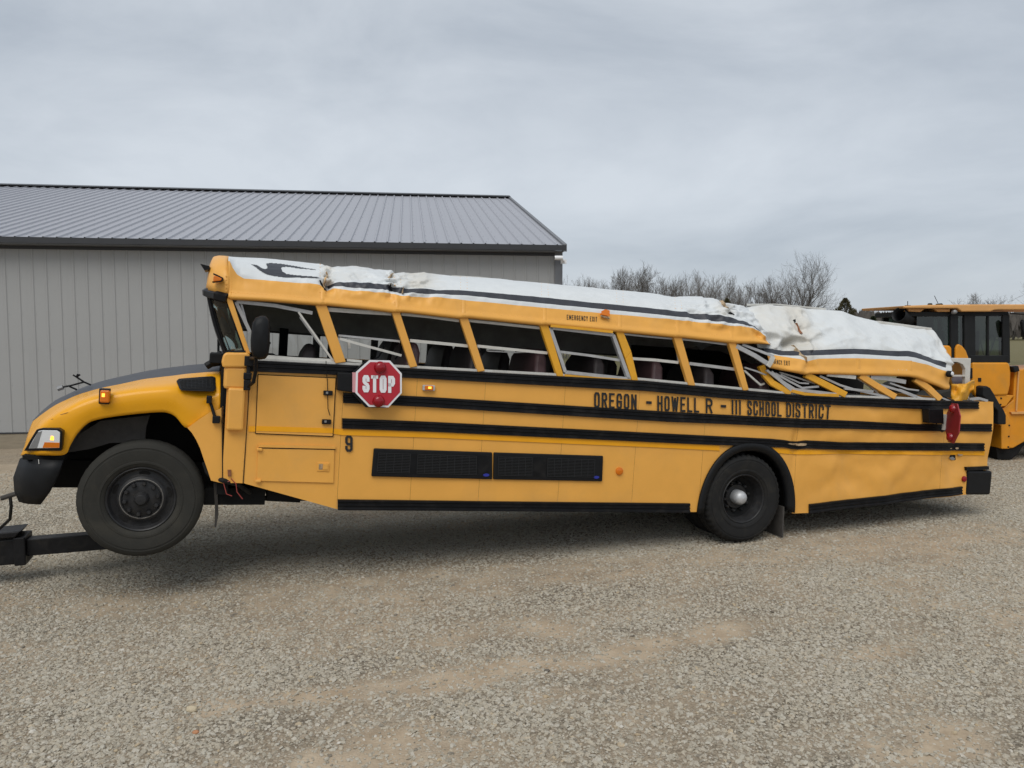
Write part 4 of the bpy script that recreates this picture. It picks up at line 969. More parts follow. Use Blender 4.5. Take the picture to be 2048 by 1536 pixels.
mb = MB(); mb.tube([wpt(f, 2) + Vector((0, -.005, 0)) for f in fs_], .022, 6); mb.tube([wpt(1, c) for c in range(4)], .03, 6); mb.tube([wpt(.03, c) for c in range(4)], .05, 6); bp_('windshield_gasket', mb, 'rail_black')
bp_('sun_visor_panel', pxprism([(418, 585), (452, 594), (461, 615), (436, 612), (427, 606)], .16, .3), 'chassis')
mb = MB(); mb.tube([B(437, 706, .5), B(437, 660, .5), B(434, 640, .5), B(430, 625, .52)], .012, 5); mb.tube([B(437, 706, .5), B(447, 716, .45)], .03, 6); bp_('wiper', mb, 'black_plastic')
mb = MB(); mb.box(B(438, 716, .45), (.16, .3, .10)); mb.tube([B(412, 733, .5), B(422, 727, .5), B(440, 724, .5)], .04, 6); bp_('cowl_mount', mb, 'black_plastic', bev=.01)
# --- cowl post -------------------------------------------------------------------------
def rbox(a, b, off, d, m, name, bev=.012):
    p = B(a[0], b[1], off); q = B(b[0], a[1], off); mb = MB(); mb.box(((p.x + q.x) / 2, off + d / 2, (p.z + q.z) / 2), (abs(q.x - p.x), d, abs(q.z - p.z))); return bp_(name, mb, m, bev=bev)
rbox((446, 734), (496, 778), -.045, .55, 'bus_yellow', 'cowl_post', .03); rbox((452, 777), (491, 861), -.07, .10, 'bus_yellow', 'cowl_box', .02)
mb = MB(); a = [B(x, y, -.06) for x, y in ((445, 735), (498, 735), (499, 722), (500, 709), (494, 705.5), (452, 705.5), (446, 710), (443, 724))]; mb.prism(a[::-1], (0, .6, 0)); bp_('cowl_collar', mb, 'bus_yellow', bev=.018)
xb0, xb1 = B(438, 850).x, B(452, 850).x; mb = MB(); mb.box(((xb0 + xb1) / 2, 1.22, 1.28), (xb1 - xb0, 2.30, 1.12)); bp_('bulkhead', mb, 'chassis')
bp_('door_post_gap', bar([(500, 745), (494, 850), (486, 966)], 1.6, -.0075, .004), 'chassis')
bp_('hood_gap', bar([(443.5, 740), (444, 815), (445.5, 966)], 2.2, -.003, .02), 'chassis')
# --- hood and fenders --------------------------------------------------------------------
HK = [  # lip, bulge, hollow, black edge, silhouette
    [(42, 911, .34), (50, 893, .32), (57, 868, .33), (66, 844, .52), (67, 841, .92)],
    [(85, 910, .12), (76, 880, .11), (80, 850, .15), (88, 827, .50), (86, 822, .96)],
    [(129, 909, .05), (106, 853, .05), (112, 828, .11), (112, 811, .50), (111, 802, .97)],
    [(141, 890, .05), (130, 838, .035), (137, 814, .11), (135, 800, .50), (135, 790, .98)],
    [(155, 867, .05), (152, 826, .03), (158, 803, .11), (156, 791, .50), (156, 780, .98)],
    [(176, 846, .05), (178, 814, .03), (183, 794, .11), (181, 783, .50), (181, 771, .98)],
    [(199, 838, .05), (204, 807, .03), (209, 788, .11), (208, 776, .50), (208, 764, .98)],
    [(234, 832, .05), (239, 800, .03), (243, 782, .11), (243, 769, .50), (243, 756, .98)],
    [(278, 827, .05), (282, 794, .03), (285, 776, .11), (285, 760, .50), (285, 747, .98)],
    [(319, 824, .05), (322, 791, .03), (324, 773, .11), (324, 755, .50), (324, 741, .98)],
    [(337, 826, .05), (345, 794, .035), (348, 772, .11), (350, 752, .50), (350, 738, .98)],
    [(352, 834, .05), (362, 802, .045), (366, 775, .12), (372, 749, .50), (372, 735, .98)],
    [(375, 856, .05), (392, 815, .06), (395, 785, .13), (395, 747, .50), (395, 733, .98)],
    [(407, 834, .06), (415, 812, .08), (418, 785, .14), (418, 745, .50), (418, 731, .98)],
    [(440, 819, .07), (441, 800, .09), (441, 780, .15), (441, 744, .50), (441, 729, .98)]]
def cr(a, b, c, d, t): return tuple(.5 * ((2 * q) + (-p + r) * t + (2 * p - 5 * q + 4 * r - s) * t * t + (-p + 3 * q - 3 * r + s) * t ** 3) for p, q, r, s in zip(a, b, c, d))
def crow(L, n):
    o = []
    for i in range(len(L) - 1):
        for s in range(n): o.append(cr(L[max(i - 1, 0)], L[i], L[i + 1], L[min(i + 2, len(L) - 1)], s / n))
    return o + [L[-1]]
hr = [crow([HK[k][r] for k in range(len(HK))], 5) for r in range(5)]
nk = len(hr[0]); cols_ = [crow([hr[r][j] for r in range(5)], 4) for j in range(nk)]
rows = [[B(*cols_[j][r]) for j in range(nk)] for r in range(len(cols_[0]))]
nr = len(rows)
half = rows + [[Vector((p.x, 1.22, p.z + .001)) for p in rows[-1]]]
allr = half + [[Vector((p.x, BWID - p.y, p.z)) for p in r] for r in rows[::-1]]
mr_ = [0 if (r < 12 or r >= len(allr) - 13) else 1 for r in range(len(allr))]
bp_('hood', MB().grid(allr, mats=mr_), ['hood_yellow', 'hood_black'], smooth=True, solid=.012)
def hoodP(px, py, lift=.004):
    # nearest sample of the hood surface in the photo
    best = min(((cols_[j][r][0] - px) ** 2 + (cols_[j][r][1] - py) ** 2, j, r) for j in range(nk) for r in range(nr)); q = cols_[best[1]][best[2]]; return B(px, py, q[2] - lift)
def plane_off(pts, lift):
    x0, x1 = min(p[0] for p in pts), max(p[0] for p in pts); y0, y1 = min(p[1] for p in pts), max(p[1] for p in pts)
    sm = [(x0 + (x1 - x0) * i / 6, y0 + (y1 - y0) * j / 5) for i in range(7) for j in range(6)]; sm = [q for q in sm if inside(q[0], q[1], pts)] + list(pts)
    A = np.array([[1, x, y] for x, y in sm]); o_ = np.array([hoodP(x, y, 0).y for x, y in sm]); c_ = np.linalg.lstsq(A, o_, rcond=None)[0]; dv = float(np.max(A @ c_ - o_))
    return lambda x, y: float(c_[0] + c_[1] * x + c_[2] * y) - dv - lift
grl = [r[0] for r in allr]; mb = MB(); mb.add(grl, [tuple(range(len(grl)))]); bp_('grille', mb, 'black_plastic')
# inner wheel well
xw0, xw1 = B(120, 900).x, B(425, 900).x
mb = MB(); rws = []
for y_ in (.09, .5, 1.0): rws.append([Vector((p.x, y_, p.z + (0.02 if y_ > .1 else 0))) for p in [B(x, y, .09) for x, y, _ in [HK[k][0] for k in range(2, 13)]] + [B(407, 917, .09), B(422, 961, .09)]])
bp_('wheel_well', MB().grid(rws), 'mud', smooth=True)
mb = MB(); mb.box(((xw0 + xw1) / 2, 1.22, 1.05), (abs(xw1 - xw0) + .1, .9, .55)); mb.box((xw1 + .1, 1.22, .85), (.1, 2.2, .6)); bp_('engine_block', mb, 'chassis')
mb = MB(); a = [B(x, y, .30) for x, y in ((135, 905), (160, 868), (200, 842), (300, 830), (292, 855), (290, 884), (220, 886), (180, 898))]; mb.prism(a[::-1], (0, .05, 0)); bp_('splash_shield', mb, 'mud')
# hood fittings
c = [(352.5, 762), (357, 758), (424, 752.5), (431, 755), (431.5, 777), (427, 783), (363, 781), (359, 778)]
vof = plane_off(c, .012)
bp_('hood_vent', MB().prism([B(x, y, vof(x, y)) for x, y in c][::-1], (0, .08, 0)), 'black_plastic', bev=.004)
bp_('vent_recess', MB().prism([B(x, y, vof(x, y) - .002) for x, y in ((359, 764), (363, 761), (425, 756), (427, 777), (364, 777))][::-1], (0, .003, 0)), 'underbody')
mb = MB()
for i in range(7):
    y = 758 + i * 3.0; mb.tube([B(363, y + 3, vof(363, y + 3) - .006), B(426, y, vof(426, y) - .006)], .003, 4)
for i in range(8): x = 368 + i * 7.5; mb.tube([B(x, 761 - i * .6, vof(x, 761 - i * .6) - .007), B(x, 777, vof(x, 777) - .007)], .002, 4)
bp_('vent_mesh', mb, 'louver_grey')
clr = hoodP(210, 792, .045)
o = bp_('hood_marker_lamp', MB().box((clr.x, clr.y - .01, clr.z), (.085, .07, .135)), 'rail_black', bev=.008)
bp_('lens', MB().box((clr.x + .006, clr.y - .03, clr.z), (.075, .07, .108)), 'amber', parent=o, bev=.012); bp_('bulb', MB().box((clr.x - .004, clr.y - .067, clr.z + .012), (.022, .006, .03)), 'amber_lit', parent=o)
mb = MB(); mb.tube([B(418, 797, .02), B(423, 812, .0), B(431, 838, -.02)], .015, 8); mb.box(B(418.5, 799, .02), (.045, .10, .065)); mb.box(B(432.5, 839, -.01), (.065, .06, .065)); bp_('hood_latch', mb, 'black_plastic', bev=.006)
bp_('hood_scratch', MB().tube([hoodP(273, 777, .006), hoodP(300, 771, .006), hoodP(330, 767.5, .006), hoodP(352, 766.5, .006)], .003, 4), 'chassis')
for pth in ([(92, 842), (102, 839), (106, 838)], [(110, 834), (122, 829), (136, 825)], [(97, 845), (104, 841)]): bp_('hood_scratch', MB().tube([hoodP(x, y, .006) for x, y in pth], .0025, 4), 'rust')
# crossing-mirror brackets on the hood
mb = MB(); ho = .75
for pth in ([(154, 779.5), (139, 773)], [(182, 770), (168, 764), (153, 754)], [(168, 764), (140, 771.5), (126, 774)], [(146, 750), (153, 754), (160, 749)], [(152, 755), (156, 748)]): mb.tube([B(x, y, ho) for x, y in pth], .009, 6)
bp_('mirror_bracket', mb, 'rail_black')
bp_('mirror_stub', MB().tube([B(126, 774, ho), B(115, 778, ho)], .022, 8), 'hub_grey')
# headlight
hlp = [(47.5, 902), (60, 880), (73, 859), (85, 856), (117, 857), (125, 863), (124, 890), (122, 902)]
def hoff(px): return interp([(40, .345), (60, .22), (85, .105), (105, .055), (130, .04)], px)[0]
hof = plane_off(hlp, 0)
def hlpoly(pts, lift, d): mb = MB(); return mb.prism([B(x, y, hof(x, y) - lift + .022) for x, y in pts][::-1], (0, d, 0))
o = bp_('headlight', hlpoly(hlp, .03, .16), 'rail_black', bev=.006)
bp_('lens', hlpoly([(57, 897), (66, 880), (77, 862), (86, 860.5), (114, 861), (120, 865), (119, 896)], .037, .02), 'lens_clear', parent=o, bev=.004)
bp_('reflector', hlpoly([(58, 896), (67, 880), (76, 864), (84, 862), (74, 896)], .040, .004), 'hub_grey', parent=o)
bp_('turn_signal', hlpoly([(85, 895.5), (89, 884.5), (119, 885.5), (118.5, 895.5)], .042, .01), 'amber', parent=o)
bp_('bulb', hlpoly([(100, 880), (102, 872), (107, 873), (107, 881)], .041, .006), 'amber_lit', parent=o)
# bumper
bk = [[(42, 918, .34), (36, 935, .32), (29, 955, .32), (31, 982, .34), (40, 1003, .40)], [(80, 919, .12), (74, 940, .10), (66, 965, .10), (62, 988, .14), (58, 1007, .2)], [(127, 921, .06), (121, 940, .05), (111, 962, .05), (99, 985, .08), (82, 1008, .15)]]
rws = []
for r in range(5): rws.append(mirror_row([B(*cr(bk[0][r], bk[0][r], bk[1][r], bk[2][r], s / 4)) for s in range(4)][::-1] * 0 + [B(*bk[2][r]), B(*tuple((p + q) / 2 for p, q in zip(bk[2][r], bk[1][r]))), B(*bk[1][r]), B(*tuple((p + q) / 2 + (-.02 if i == 2 else 0) for i, (p, q) in enumerate(zip(bk[1][r], bk[0][r])))), B(*bk[0][r])]))
bp_('front_bumper', MB().grid(rws), 'black_plastic', smooth=True, solid=.02)
bp_('bumper_gap', pxprism([(44, 911), (129, 909), (128, 921), (46, 919)], .16, .6), 'chassis')
bp_('bumper_mark', bar([(77, 919, .1), (78, 928, .09)], 1.2, .1, .004), 'pale_trim')
bp_('tow_pin', MB().tube([B(2, 997, .5), B(20, 991, .5), B(42, 984, .5)], .022, 8), 'mud')
# --- wheels ---------------------------------------------------------------------------
def tread(n, notch):
    def f(i, j): return (1 - notch) if (12 <= i <= 14 or 21 <= i <= 23) and (j % 3 == 0) else 1
    return f
def wheel(x, y, z, front, mirror=False):
    s = -1 if mirror else 1
    def L(prof): return [(r, s * a) for r, a in prof]
    hubprof = [(.0001, .02), (.055, .02), (.06, .035), (.065, .06), (.155, .062), (.165, .07), (.168, .10)] if front else [(.0001, .17), (.14, .165), (.15, .19)]
    c = (x, y, z)
    wo = bp_('wheel', MB().lathe(L(hubprof), c, 40), 'rim_black', smooth='auto')
    TP = [(.288, .035), (.30, .018), (.325, .010), (.328, .004), (.345, .0035), (.348, .007), (.40, .0), (.445, .001), (.448, .006), (.462, .007), (.465, .003), (.488, .012), (.508, .026), (TR, .05), (TR, .095), (.508, .10), (.508, .11), (TR, .115), (TR, .16), (.508, .165), (.508, .175), (TR, .18), (TR, .22), (.512, .245), (.488, .262), (.42, .275), (.35, .27), (.30, .257), (.288, .24)]
    n = 132
    bp_('tyre', MB().lathe(L(TP), c, n, rmod=tread(n, .034 if not front else .004), close=False), 'rubber' if front else 'rubber_clean', parent=wo, smooth='auto')
    if front: rp_ = [(.288, .045), (.290, .028), (.282, .022), (.272, .03), (.268, .07), (.255, .085), (.225, .085), (.205, .07), (.19, .055), (.165, .05), (.16, .062)]
    else: rp_ = [(.288, .045), (.290, .028), (.282, .022), (.272, .03), (.266, .08), (.25, .10), (.245, .16), (.23, .20), (.19, .205), (.14, .20)]
    bp_('rim', MB().lathe(L(rp_), c, 56), 'rim_black', parent=wo, smooth='auto')
    bp_('rim_back', MB().lathe(L([(.28, .23), (.272, .15), (.10, .24), (.0001, .24)]), c, 24), 'chassis', parent=wo)
    for k in range(10):
        a = 2 * math.pi * (k + .3) / 10; rr, ay = (.138, .04) if front else (.165, .165)
        mb = MB(); mb.lathe(L([(.0001, -.018), (.012, -.018), (.019, -.008), (.021, .02)]), (x + rr * math.cos(a), y + s * ay, z + rr * math.sin(a)), 8)
        bp_('lug_nut', mb, 'rim_black', parent=wo)
    hh = MB()
    for k in range(5):
        a = 2 * math.pi * (k + .2) / 5; rr, ay = (.228, .079) if front else (.212, .196)
        p = Vector((x + rr * math.cos(a), y + s * ay, z + rr * math.sin(a))); t_ = Vector((-math.sin(a), 0, math.cos(a))); q_ = Vector((math.cos(a), 0, math.sin(a)))
        hh.add([p + t_ * .048 * math.cos(b_) + q_ * .022 * math.sin(b_) for b_ in [2 * math.pi * i / 12 for i in range(12)]], [tuple(range(12))])
    bp_('hand_holes', hh, 'underbody', parent=wo)
    if front:
        bp_('hub_cap', MB().lathe(L([(.0001, -.012), (.04, -.01), (.052, .002), (.056, .03)]), c, 24), 'rim_black', parent=wo, smooth='auto')
        bp_('hub_ring', MB().lathe(L([(.172, .052), (.176, .046), (.181, .050), (.183, .058)]), c, 48), 'hub_ring', parent=wo)
    else:
        bp_('hub_cap', MB().lathe(L([(.0001, .02), (.03, .024), (.055, .036), (.072, .055), (.082, .08), (.085, .11), (.085, .18)]), c, 32), 'hub_silver', parent=wo, smooth=True)
    return wo
wheel(-WB, .02, TR, True); wheel(0, -.015, TR, False); wheel(-WB, BWID - .02, TR, True, True); wheel(0, BWID - .02, TR, False, True)
for y_ in (.34, BWID - .34 - .28):
    n = 132; TP = [(.288, .02), (.36, .0), (.488, .012), (.512, .028), (TR, .05), (TR, .21), (.512, .245), (.488, .262), (.36, .275), (.288, .25)]
    wo = bp_('inner_wheel', MB().lathe([(.27, .05), (.20, .14), (.0001, .14)], (0, y_, TR), 24), 'rim_black'); bp_('tyre', MB().lathe(TP, (0, y_, TR), n, rmod=lambda i, j: .978 if (3 <= i <= 5) and j % 3 == 0 else 1), 'rubber_clean', parent=wo, smooth='auto')
mb = MB(); mb.tube([(0, .3, TR), (0, BWID - .3, TR)], .09, 12); mb.lathe([(.0001, -.22), (.14, -.18), (.19, 0), (.14, .18), (.0001, .22)], (0, 1.22, TR), 16, ax='x'); bp_('rear_axle', mb, 'chassis')
mb = MB(); mb.tube([(-WB, .3, TR - .02), (-WB, BWID - .3, TR - .02)], .06, 8); mb.box((-WB, 1.22, TR + .15), (.5, 1.0, .12)); bp_('front_axle', mb, 'chassis')
# rear wheel arch flare
pts_o = []; 
for i in range(41):
    a = math.pi * i / 40; t = (1 - math.cos(a)) / 2; x = xa0 + (xa1 - xa0) * t; pts_o.append(Vector((x, 0, zbot(x) if 0 < i < 40 else .36)))
cen = Vector(((xa0 + xa1) / 2, 0, .55)); rws = [[], [], [], []]
for p in pts_o:
    d = (p - cen).normalized(); rws[0].append(p + d * .025 + Vector((0, -.012, 0))); rws[1].append(p + d * .012 + Vector((0, -.034, 0))); rws[2].append(p - d * .062 + Vector((0, -.026, 0))); rws[3].append(p - d * .085 + Vector((0, .06, 0)))
bp_('wheel_arch_flare', MB().grid(rws), 'black_plastic', smooth=True, solid=.006)
bp_('wheel_tub', MB().grid([[p + Vector((0, y_, 0)) for p in pts_o] for y_ in (.05, .75)]), 'chassis', smooth=True)
q = B(1563, 1028, .1); q2 = B(1607, 1072, .1); mb = MB(); mb.hexa([Vector((.60, .02, .05)), Vector((.62, .02, .05)), Vector((.60, .02, .42)), Vector((.58, .02, .42))] + [Vector((.60, .66, .05)), Vector((.62, .66, .05)), Vector((.60, .66, .42)), Vector((.58, .66, .42))]); bp_('mud_flap', mb, 'mud')
mb = MB(); mb.hexa([Vector((.60, 1.78, .05)), Vector((.62, 1.78, .05)), Vector((.60, 1.78, .42)), Vector((.58, 1.78, .42))] + [Vector((.60, 2.42, .05)), Vector((.62, 2.42, .05)), Vector((.60, 2.42, .42)), Vector((.58, 2.42, .42))]); bp_('mud_flap', mb, 'mud')
# rear bumper
mb = MB(); a = B(1936, 941, -.02); b_ = B(1981, 990, -.02); mb.box(((a.x + b_.x) / 2, 1.22, (a.z + b_.z) / 2), (b_.x - a.x, BWID + .05, a.z - b_.z)); bp_('rear_bumper', mb, 'black_plastic', bev=.03)
bp_('bumper_lip', bar([(1934, 938), (1978, 936)], 7, -.03, .1), 'rail_black')
bp_('hitch_frame', bar([(1860, 992, .3), (1936, 985, .3)], 6, .3, .2), 'chassis')
# --- chassis, floor, interior ---------------------------------------------------------------
FZ = .98
mb = MB()
for y_ in (.80, 1.64): mb.box((-1.9, y_, .62), (11.0, .10, .26))
for x in (-5.5, -4.2, -3, -1.6, .9, 2.2): mb.box((x, 1.22, .60), (.10, .9, .18))
bp_('frame_rails', mb, 'chassis')
mb = MB(); mb.box(((XF + XR) / 2, 1.22, FZ - .05), (XR - XF - .06, .95, .10))
for y0_ in (.11, 1.63):
    for a_, b__ in ((XF + .03, -.72), (.74, XR - .03)): mb.box(((a_ + b__) / 2, y0_ + .355, FZ - .05), (b__ - a_, .70, .10))
    mb.box((.01, y0_ + .355, 1.20), (1.44, .69, .04))
bp_('floor', mb, 'underbody')
mb = MB(); mb.box((-3.0, 1.22, .56), (2.4, .55, .42)); mb.box((1.6, 1.22, .62), (1.3, .9, .34)); mb.tube([(-5.2, 1.22, .6), (-.2, 1.22, .55)], .06, 8); mb.box((-1.6, 1.9, .66), (1.4, .5, .4)); mb.box((-4.55, .55, .60), (1.5, .5, .30)); mb.box((-1.35, .5, .62), (.9, .5, .22)); bp_('under_tank', mb, 'underbody')
mb = MB(); mb.tube([B(408, 925, .25), B(415, 945, .2), B(425, 955, .1), B(447, 961, -.01), B(478, 970, .05), B(500, 985, .2)], .022, 8); bp_('air_hose', mb, 'rubber_clean')
bp_('hose_clip', pxprism([(455, 940), (462, 940), (463, 952), (456, 953)], -.02, .02), 'rust'); 
mb = MB()
for pth in ([(450, 960), (447, 966), (453, 988), (464, 992)], [(462, 957), (472, 968), (474, 984), (485, 998)], [(447, 966), (460, 962)]): mb.tube([B(x, y, -.01) for x, y in pth], .0045, 5)
bp_('loose_wires', mb, 'wire_red')
bp_('hanging_strap', pxprism([(427, 966), (434, 966), (437, 1030), (432, 1055), (429, 1054), (430, 1015)], .22, .02), 'mud')
mb = MB(); mb.box(B(470, 985, .45), (.55, .4, .16)); mb.tube([B(410, 990, .5), B(600, 1000, .6)], .03, 6); mb.tube([B(412, 978, .3), B(446, 976, .3)], .012, 6); bp_('step_well', mb, 'chassis')
# far wall with window openings
fx = [B(497, 700, 2.4).x - .2] + [-4.72, -4.0, -3.27, -2.55, -1.82, -1.1, -.38, .35, 1.05, 1.8, 2.6, XR]
mb = MB()
for x in fx[:-1]: mb.box((x, 2.40, 1.95), (.085, .05, .40))
mb.box(((fx[0] + .6) / 2, 2.40, 2.12), (.6 - fx[0], .05, .07)); mb.box(((XF + XR) / 2, 2.40, 1.40), (XR - XF - .05, .05, .84)); bp_('far_window_frame', mb, 'interior_grey')
for a, b in zip(fx[:8], fx[1:9]): bp_('far_window_glass', MB().quad((a + .045, 2.41, 1.82), (b - .045, 2.41, 1.82), (b - .045, 2.41, 2.085), (a + .045, 2.41, 2.085)), 'glass_clear')
xd = B(1262, 740, 2.3).x; mb = MB(); mb.box(((xd + XR) / 2, 2.30, 1.95), (XR - xd, .05, .62)); bp_('dark_far_panel', mb, 'underbody')  # dark panel added to stand for the shade behind the collapsed windows
mb = MB(); mb.box(((XF + XR) / 2, .12, 1.52), (XR - XF - .1, .04, .58)); bp_('inner_side_wall', mb, 'interior_grey')
mb = MB(); mb.box((XR - .03, 1.22, 1.35), (.05, BWID - .04, .92)); bp_('rear_wall', mb, 'bus_yellow')
mb = MB(); mb.box((XF + .02, 1.22, 1.35), (.05, BWID - .04, 1.0)); mb.box((XF + .25, 1.22, 1.78), (.5, BWID - .2, .12)); bp_('dashboard', mb, 'chassis', bev=.02)
def seat(x, y, w_, m, zt=2.06, lean=.10):
    rows = []
    for f, th in ((0, .07), (.5, .075), (.85, .065), (1, .03)):
        z = FZ + .42 + (zt - FZ - .42) * f; dx = lean * f; rd = 0 if f < .8 else (.05 if f < .9 else .13)
        rows.append([(x + dx - th, y + rd, z), (x + dx + th, y + rd, z), (x + dx + th, y + w_ - rd, z), (x + dx - th, y + w_ - rd, z)])
    mb = MB(); vs = [p for r in rows for p in r]; fs = []
    for i in range(3):
        for j in range(4): fs.append((i * 4 + j, i * 4 + (j + 1) % 4, (i + 1) * 4 + (j + 1) % 4, (i + 1) * 4 + j))
    fs += [(12, 13, 14, 15), (3, 2, 1, 0)]; mb.add(vs, fs)
    o = bp_('seat_back', mb, m, bev=.03, smooth='auto'); mb = MB(); mb.box((x - .22, y + w_ / 2, FZ + .40), (.40, w_, .14)); bp_('seat_cushion', mb, m, parent=o, bev=.03)
    mb = MB(); mb.box((x - .1, y + w_ * .5, FZ + .16), (.05, w_ * .8, .34)); bp_('seat_leg', mb, 'chassis', parent=o)
rs_ = random.Random(5)
for i, x in enumerate([-4.05, -3.34, -2.62, -1.92, -1.2, -.5, .22, .95, 1.7, 2.45]):
    low = 2.08 if x < .4 else 1.80
    seat(x, .14, .92, 'seat_vinyl' if i % 2 else 'seat_maroon', low + rs_.uniform(-.05, .03), .08 + rs_.uniform(-.04, .05)); seat(x + rs_.uniform(-.08, .08), 1.42, .92, 'seat_vinyl', low + rs_.uniform(-.04, .03), .08 + rs_.uniform(-.03, .06))
seat(-5.05, .35, .55, 'seat_vinyl', 2.0)
mb = MB(); c = Vector((-5.5, .62, 1.86)); mb.tube([c + Vector((.06 * math.cos(a), .23 * math.sin(a), .12 * math.cos(a))) + Vector((.1 * math.cos(a), 0, 0)) for a in [2 * math.pi * i / 24 for i in range(25)]], .014, 6); mb.tube([c, c + Vector((-.25, 0, -.3))], .03, 6); bp_('steering_wheel', mb, 'black_plastic')
mb = MB(); mb.box((-5.12, 2.3, 1.9), (.10, .1, .5)); mb.box((-4.62, 1.5, 1.6), (.04, .7, .8)); bp_('entry_post', mb, 'chassis')
mb = MB(); mb.tube([B(x, y, .5) for x, y in ((800, 683), (803, 690), (800, 706), (790, 718))], .008, 6); mb.tube([B(x, y, .4) for x, y in ((769, 683), (765, 700), (757, 714), (745, 720))], .008, 6); bp_('dangling_cable', mb, 'black_plastic')
mb = MB(); mb.box((-3.3, .75, 2.42), (1.9, .35, .10)); bp_('overhead_duct', mb, 'interior_grey', bev=.02)
# --- doors, hatches, vents on the side --------------------------------------------------
def outline(pts, wpx, off, d, m, name):
    mb = MB()
    for a, b in zip(pts, pts[1:] + pts[:1]): bar([a, b], wpx, off, d, mb)
    return bp_(name, mb, m)
dp_ = [(517, 750), (671, 757), (665, 872), (512, 866)]
bp_('access_door', pxprism(dp_, -.014, .012), 'bus_yellow'); outline([(516, 749), (672, 756), (666, 873), (511, 867)], 1.5, -.0095, .006, 'chassis', 'door_gap')
for x, y in ((656, 786), (653, 843.5)): o = bp_('door_latch', MB().box(B(x, y, -.03), (.085, .03, .045)), 'black_plastic', bev=.006); bp_('latch_button', MB().box(B(x - 2, y - .5, -.046), (.02, .008, .02)), 'hub_grey', parent=o)
mb = MB(); mb.tube([B(x, y, -.035) for x, y in ((652, 722), (653, 745), (655, 765), (655.5, 800), (656, 818), (660, 831))], .004, 5); bp_('loose_wire', mb, 'chassis')
bp_('reflective_stripe', pxprism([(513, 852), (666, 856.5), (665.5, 866.5), (512, 862)], -.0175, .003), 'reflect_yellow')
bp_('luggage_door', pxprism([(516, 895), (669, 898), (667, 966), (514, 962)], -.016, .012), 'bus_yellow', bev=.003)
bp_('door_hinge', bar([(517, 892), (671, 895.5)], 5, -.024, .02), 'bus_yellow'); bp_('door_gap', bar([(517, 896), (671, 899)], 1.6, -.0185, .004), 'chassis')
o = bp_('paddle_latch', pxprism([(634, 925), (659, 926), (658, 943), (634, 942)], -.024, .01), 'bus_yellow', bev=.002); bp_('latch_recess', pxprism([(638, 928), (646, 928), (645, 939), (637.5, 939)], -.0265, .003), 'torn_metal', parent=o); bp_('latch_paddle', pxprism([(646.5, 928), (656, 928.5), (655.5, 939), (646, 939)], -.032, .01), 'bus_yellow', parent=o)
for x, y in ((519, 899), (516, 962)): bp_('hinge_knob', MB().box(B(x, y, -.028), (.05, .025, .025)), 'bus_yellow', bev=.006)
def ac_vent(q, cells, plain, logo):
    P_ = lambda u, v, off: (lambda a, b: a.lerp(b, u))(B(*q[3], off).lerp(B(*q[0], off), v), B(*q[2], off).lerp(B(*q[1], off), v))
    mb = MB(); mb.prism([P_(u, v, -.028) for u, v in ((0, 0), (1, 0), (1, 1), (0, 1))], (0, .03, 0)); o = bp_('vent_panel', mb, 'black_plastic', bev=.01)
    for u0, u1 in cells:
        mb = MB(); mb.prism([P_(u, v, -.030) for u, v in ((u0, .14), (u1, .14), (u1, .86), (u0, .86))], (0, .004, 0)); bp_('vent_recess', mb, 'underbody', parent=o)
        mb = MB(); n = 13
        for i in range(n): v = .16 + .68 * i / (n - 1); mb.tube([P_(u0, v, -.035), P_(u1, v, -.035)], .0032, 4)
        k = max(2, int((u1 - u0) / .06))
        for i in range(k + 1): u = u0 + (u1 - u0) * i / k; mb.tube([P_(u, .15, -.037), P_(u, .85, -.037)], .0026, 4)
        bp_('louver', mb, 'louver_grey', parent=o)
    for u0, u1 in plain: mb = MB(); mb.prism([P_(u, v, -.031) for u, v in ((u0, .12), (u1, .12), (u1, .88), (u0, .88))], (0, .004, 0)); bp_('vent_plate', mb, 'rail_black', parent=o)
    c = P_(logo, .16, -.036); mb = MB(); mb.add([c + Vector((.034 * math.cos(a), 0, .016 * math.sin(a))) for a in [2 * math.pi * i / 16 for i in range(16)]], [tuple(range(16))]); l = bp_('logo_badge', mb, 'logo_blue', parent=o); return o
ac_vent([(748, 897), (985, 905), (985, 959), (743, 953)], [(.04, .30), (.36, .86)], [(.30, .36), (.87, .97)], .945)
ac_vent([(988, 905), (1207, 912), (1205, 963), (987, 959)], [(.04, .34), (.48, .92)], [(.35, .47)], .94)
def reflector(px, py, r, m): c = B(px, py); d = dent(c.x, c.z); return bp_('reflector', MB().disc((c.x, d - .022, c.z), r, .02, 18), m, smooth='auto')
reflector(1238, 942, .042, 'amber'); reflector(1926, 957.5, .038, 'red_lamp')
c = B(856.5, 775.5); o = bp_('side_marker_lamp', MB().box((c.x, -.018, c.z), (.125, .03, .055)), 'aluminium', bev=.006); bp_('lens', MB().box((c.x + .0, -.03, c.z), (.085, .03, .046)), 'amber', parent=o, bev=.008); bp_('bulb', MB().box((c.x + .005, -.047, c.z + .004), (.03, .004, .02)), 'amber_lit', parent=o)
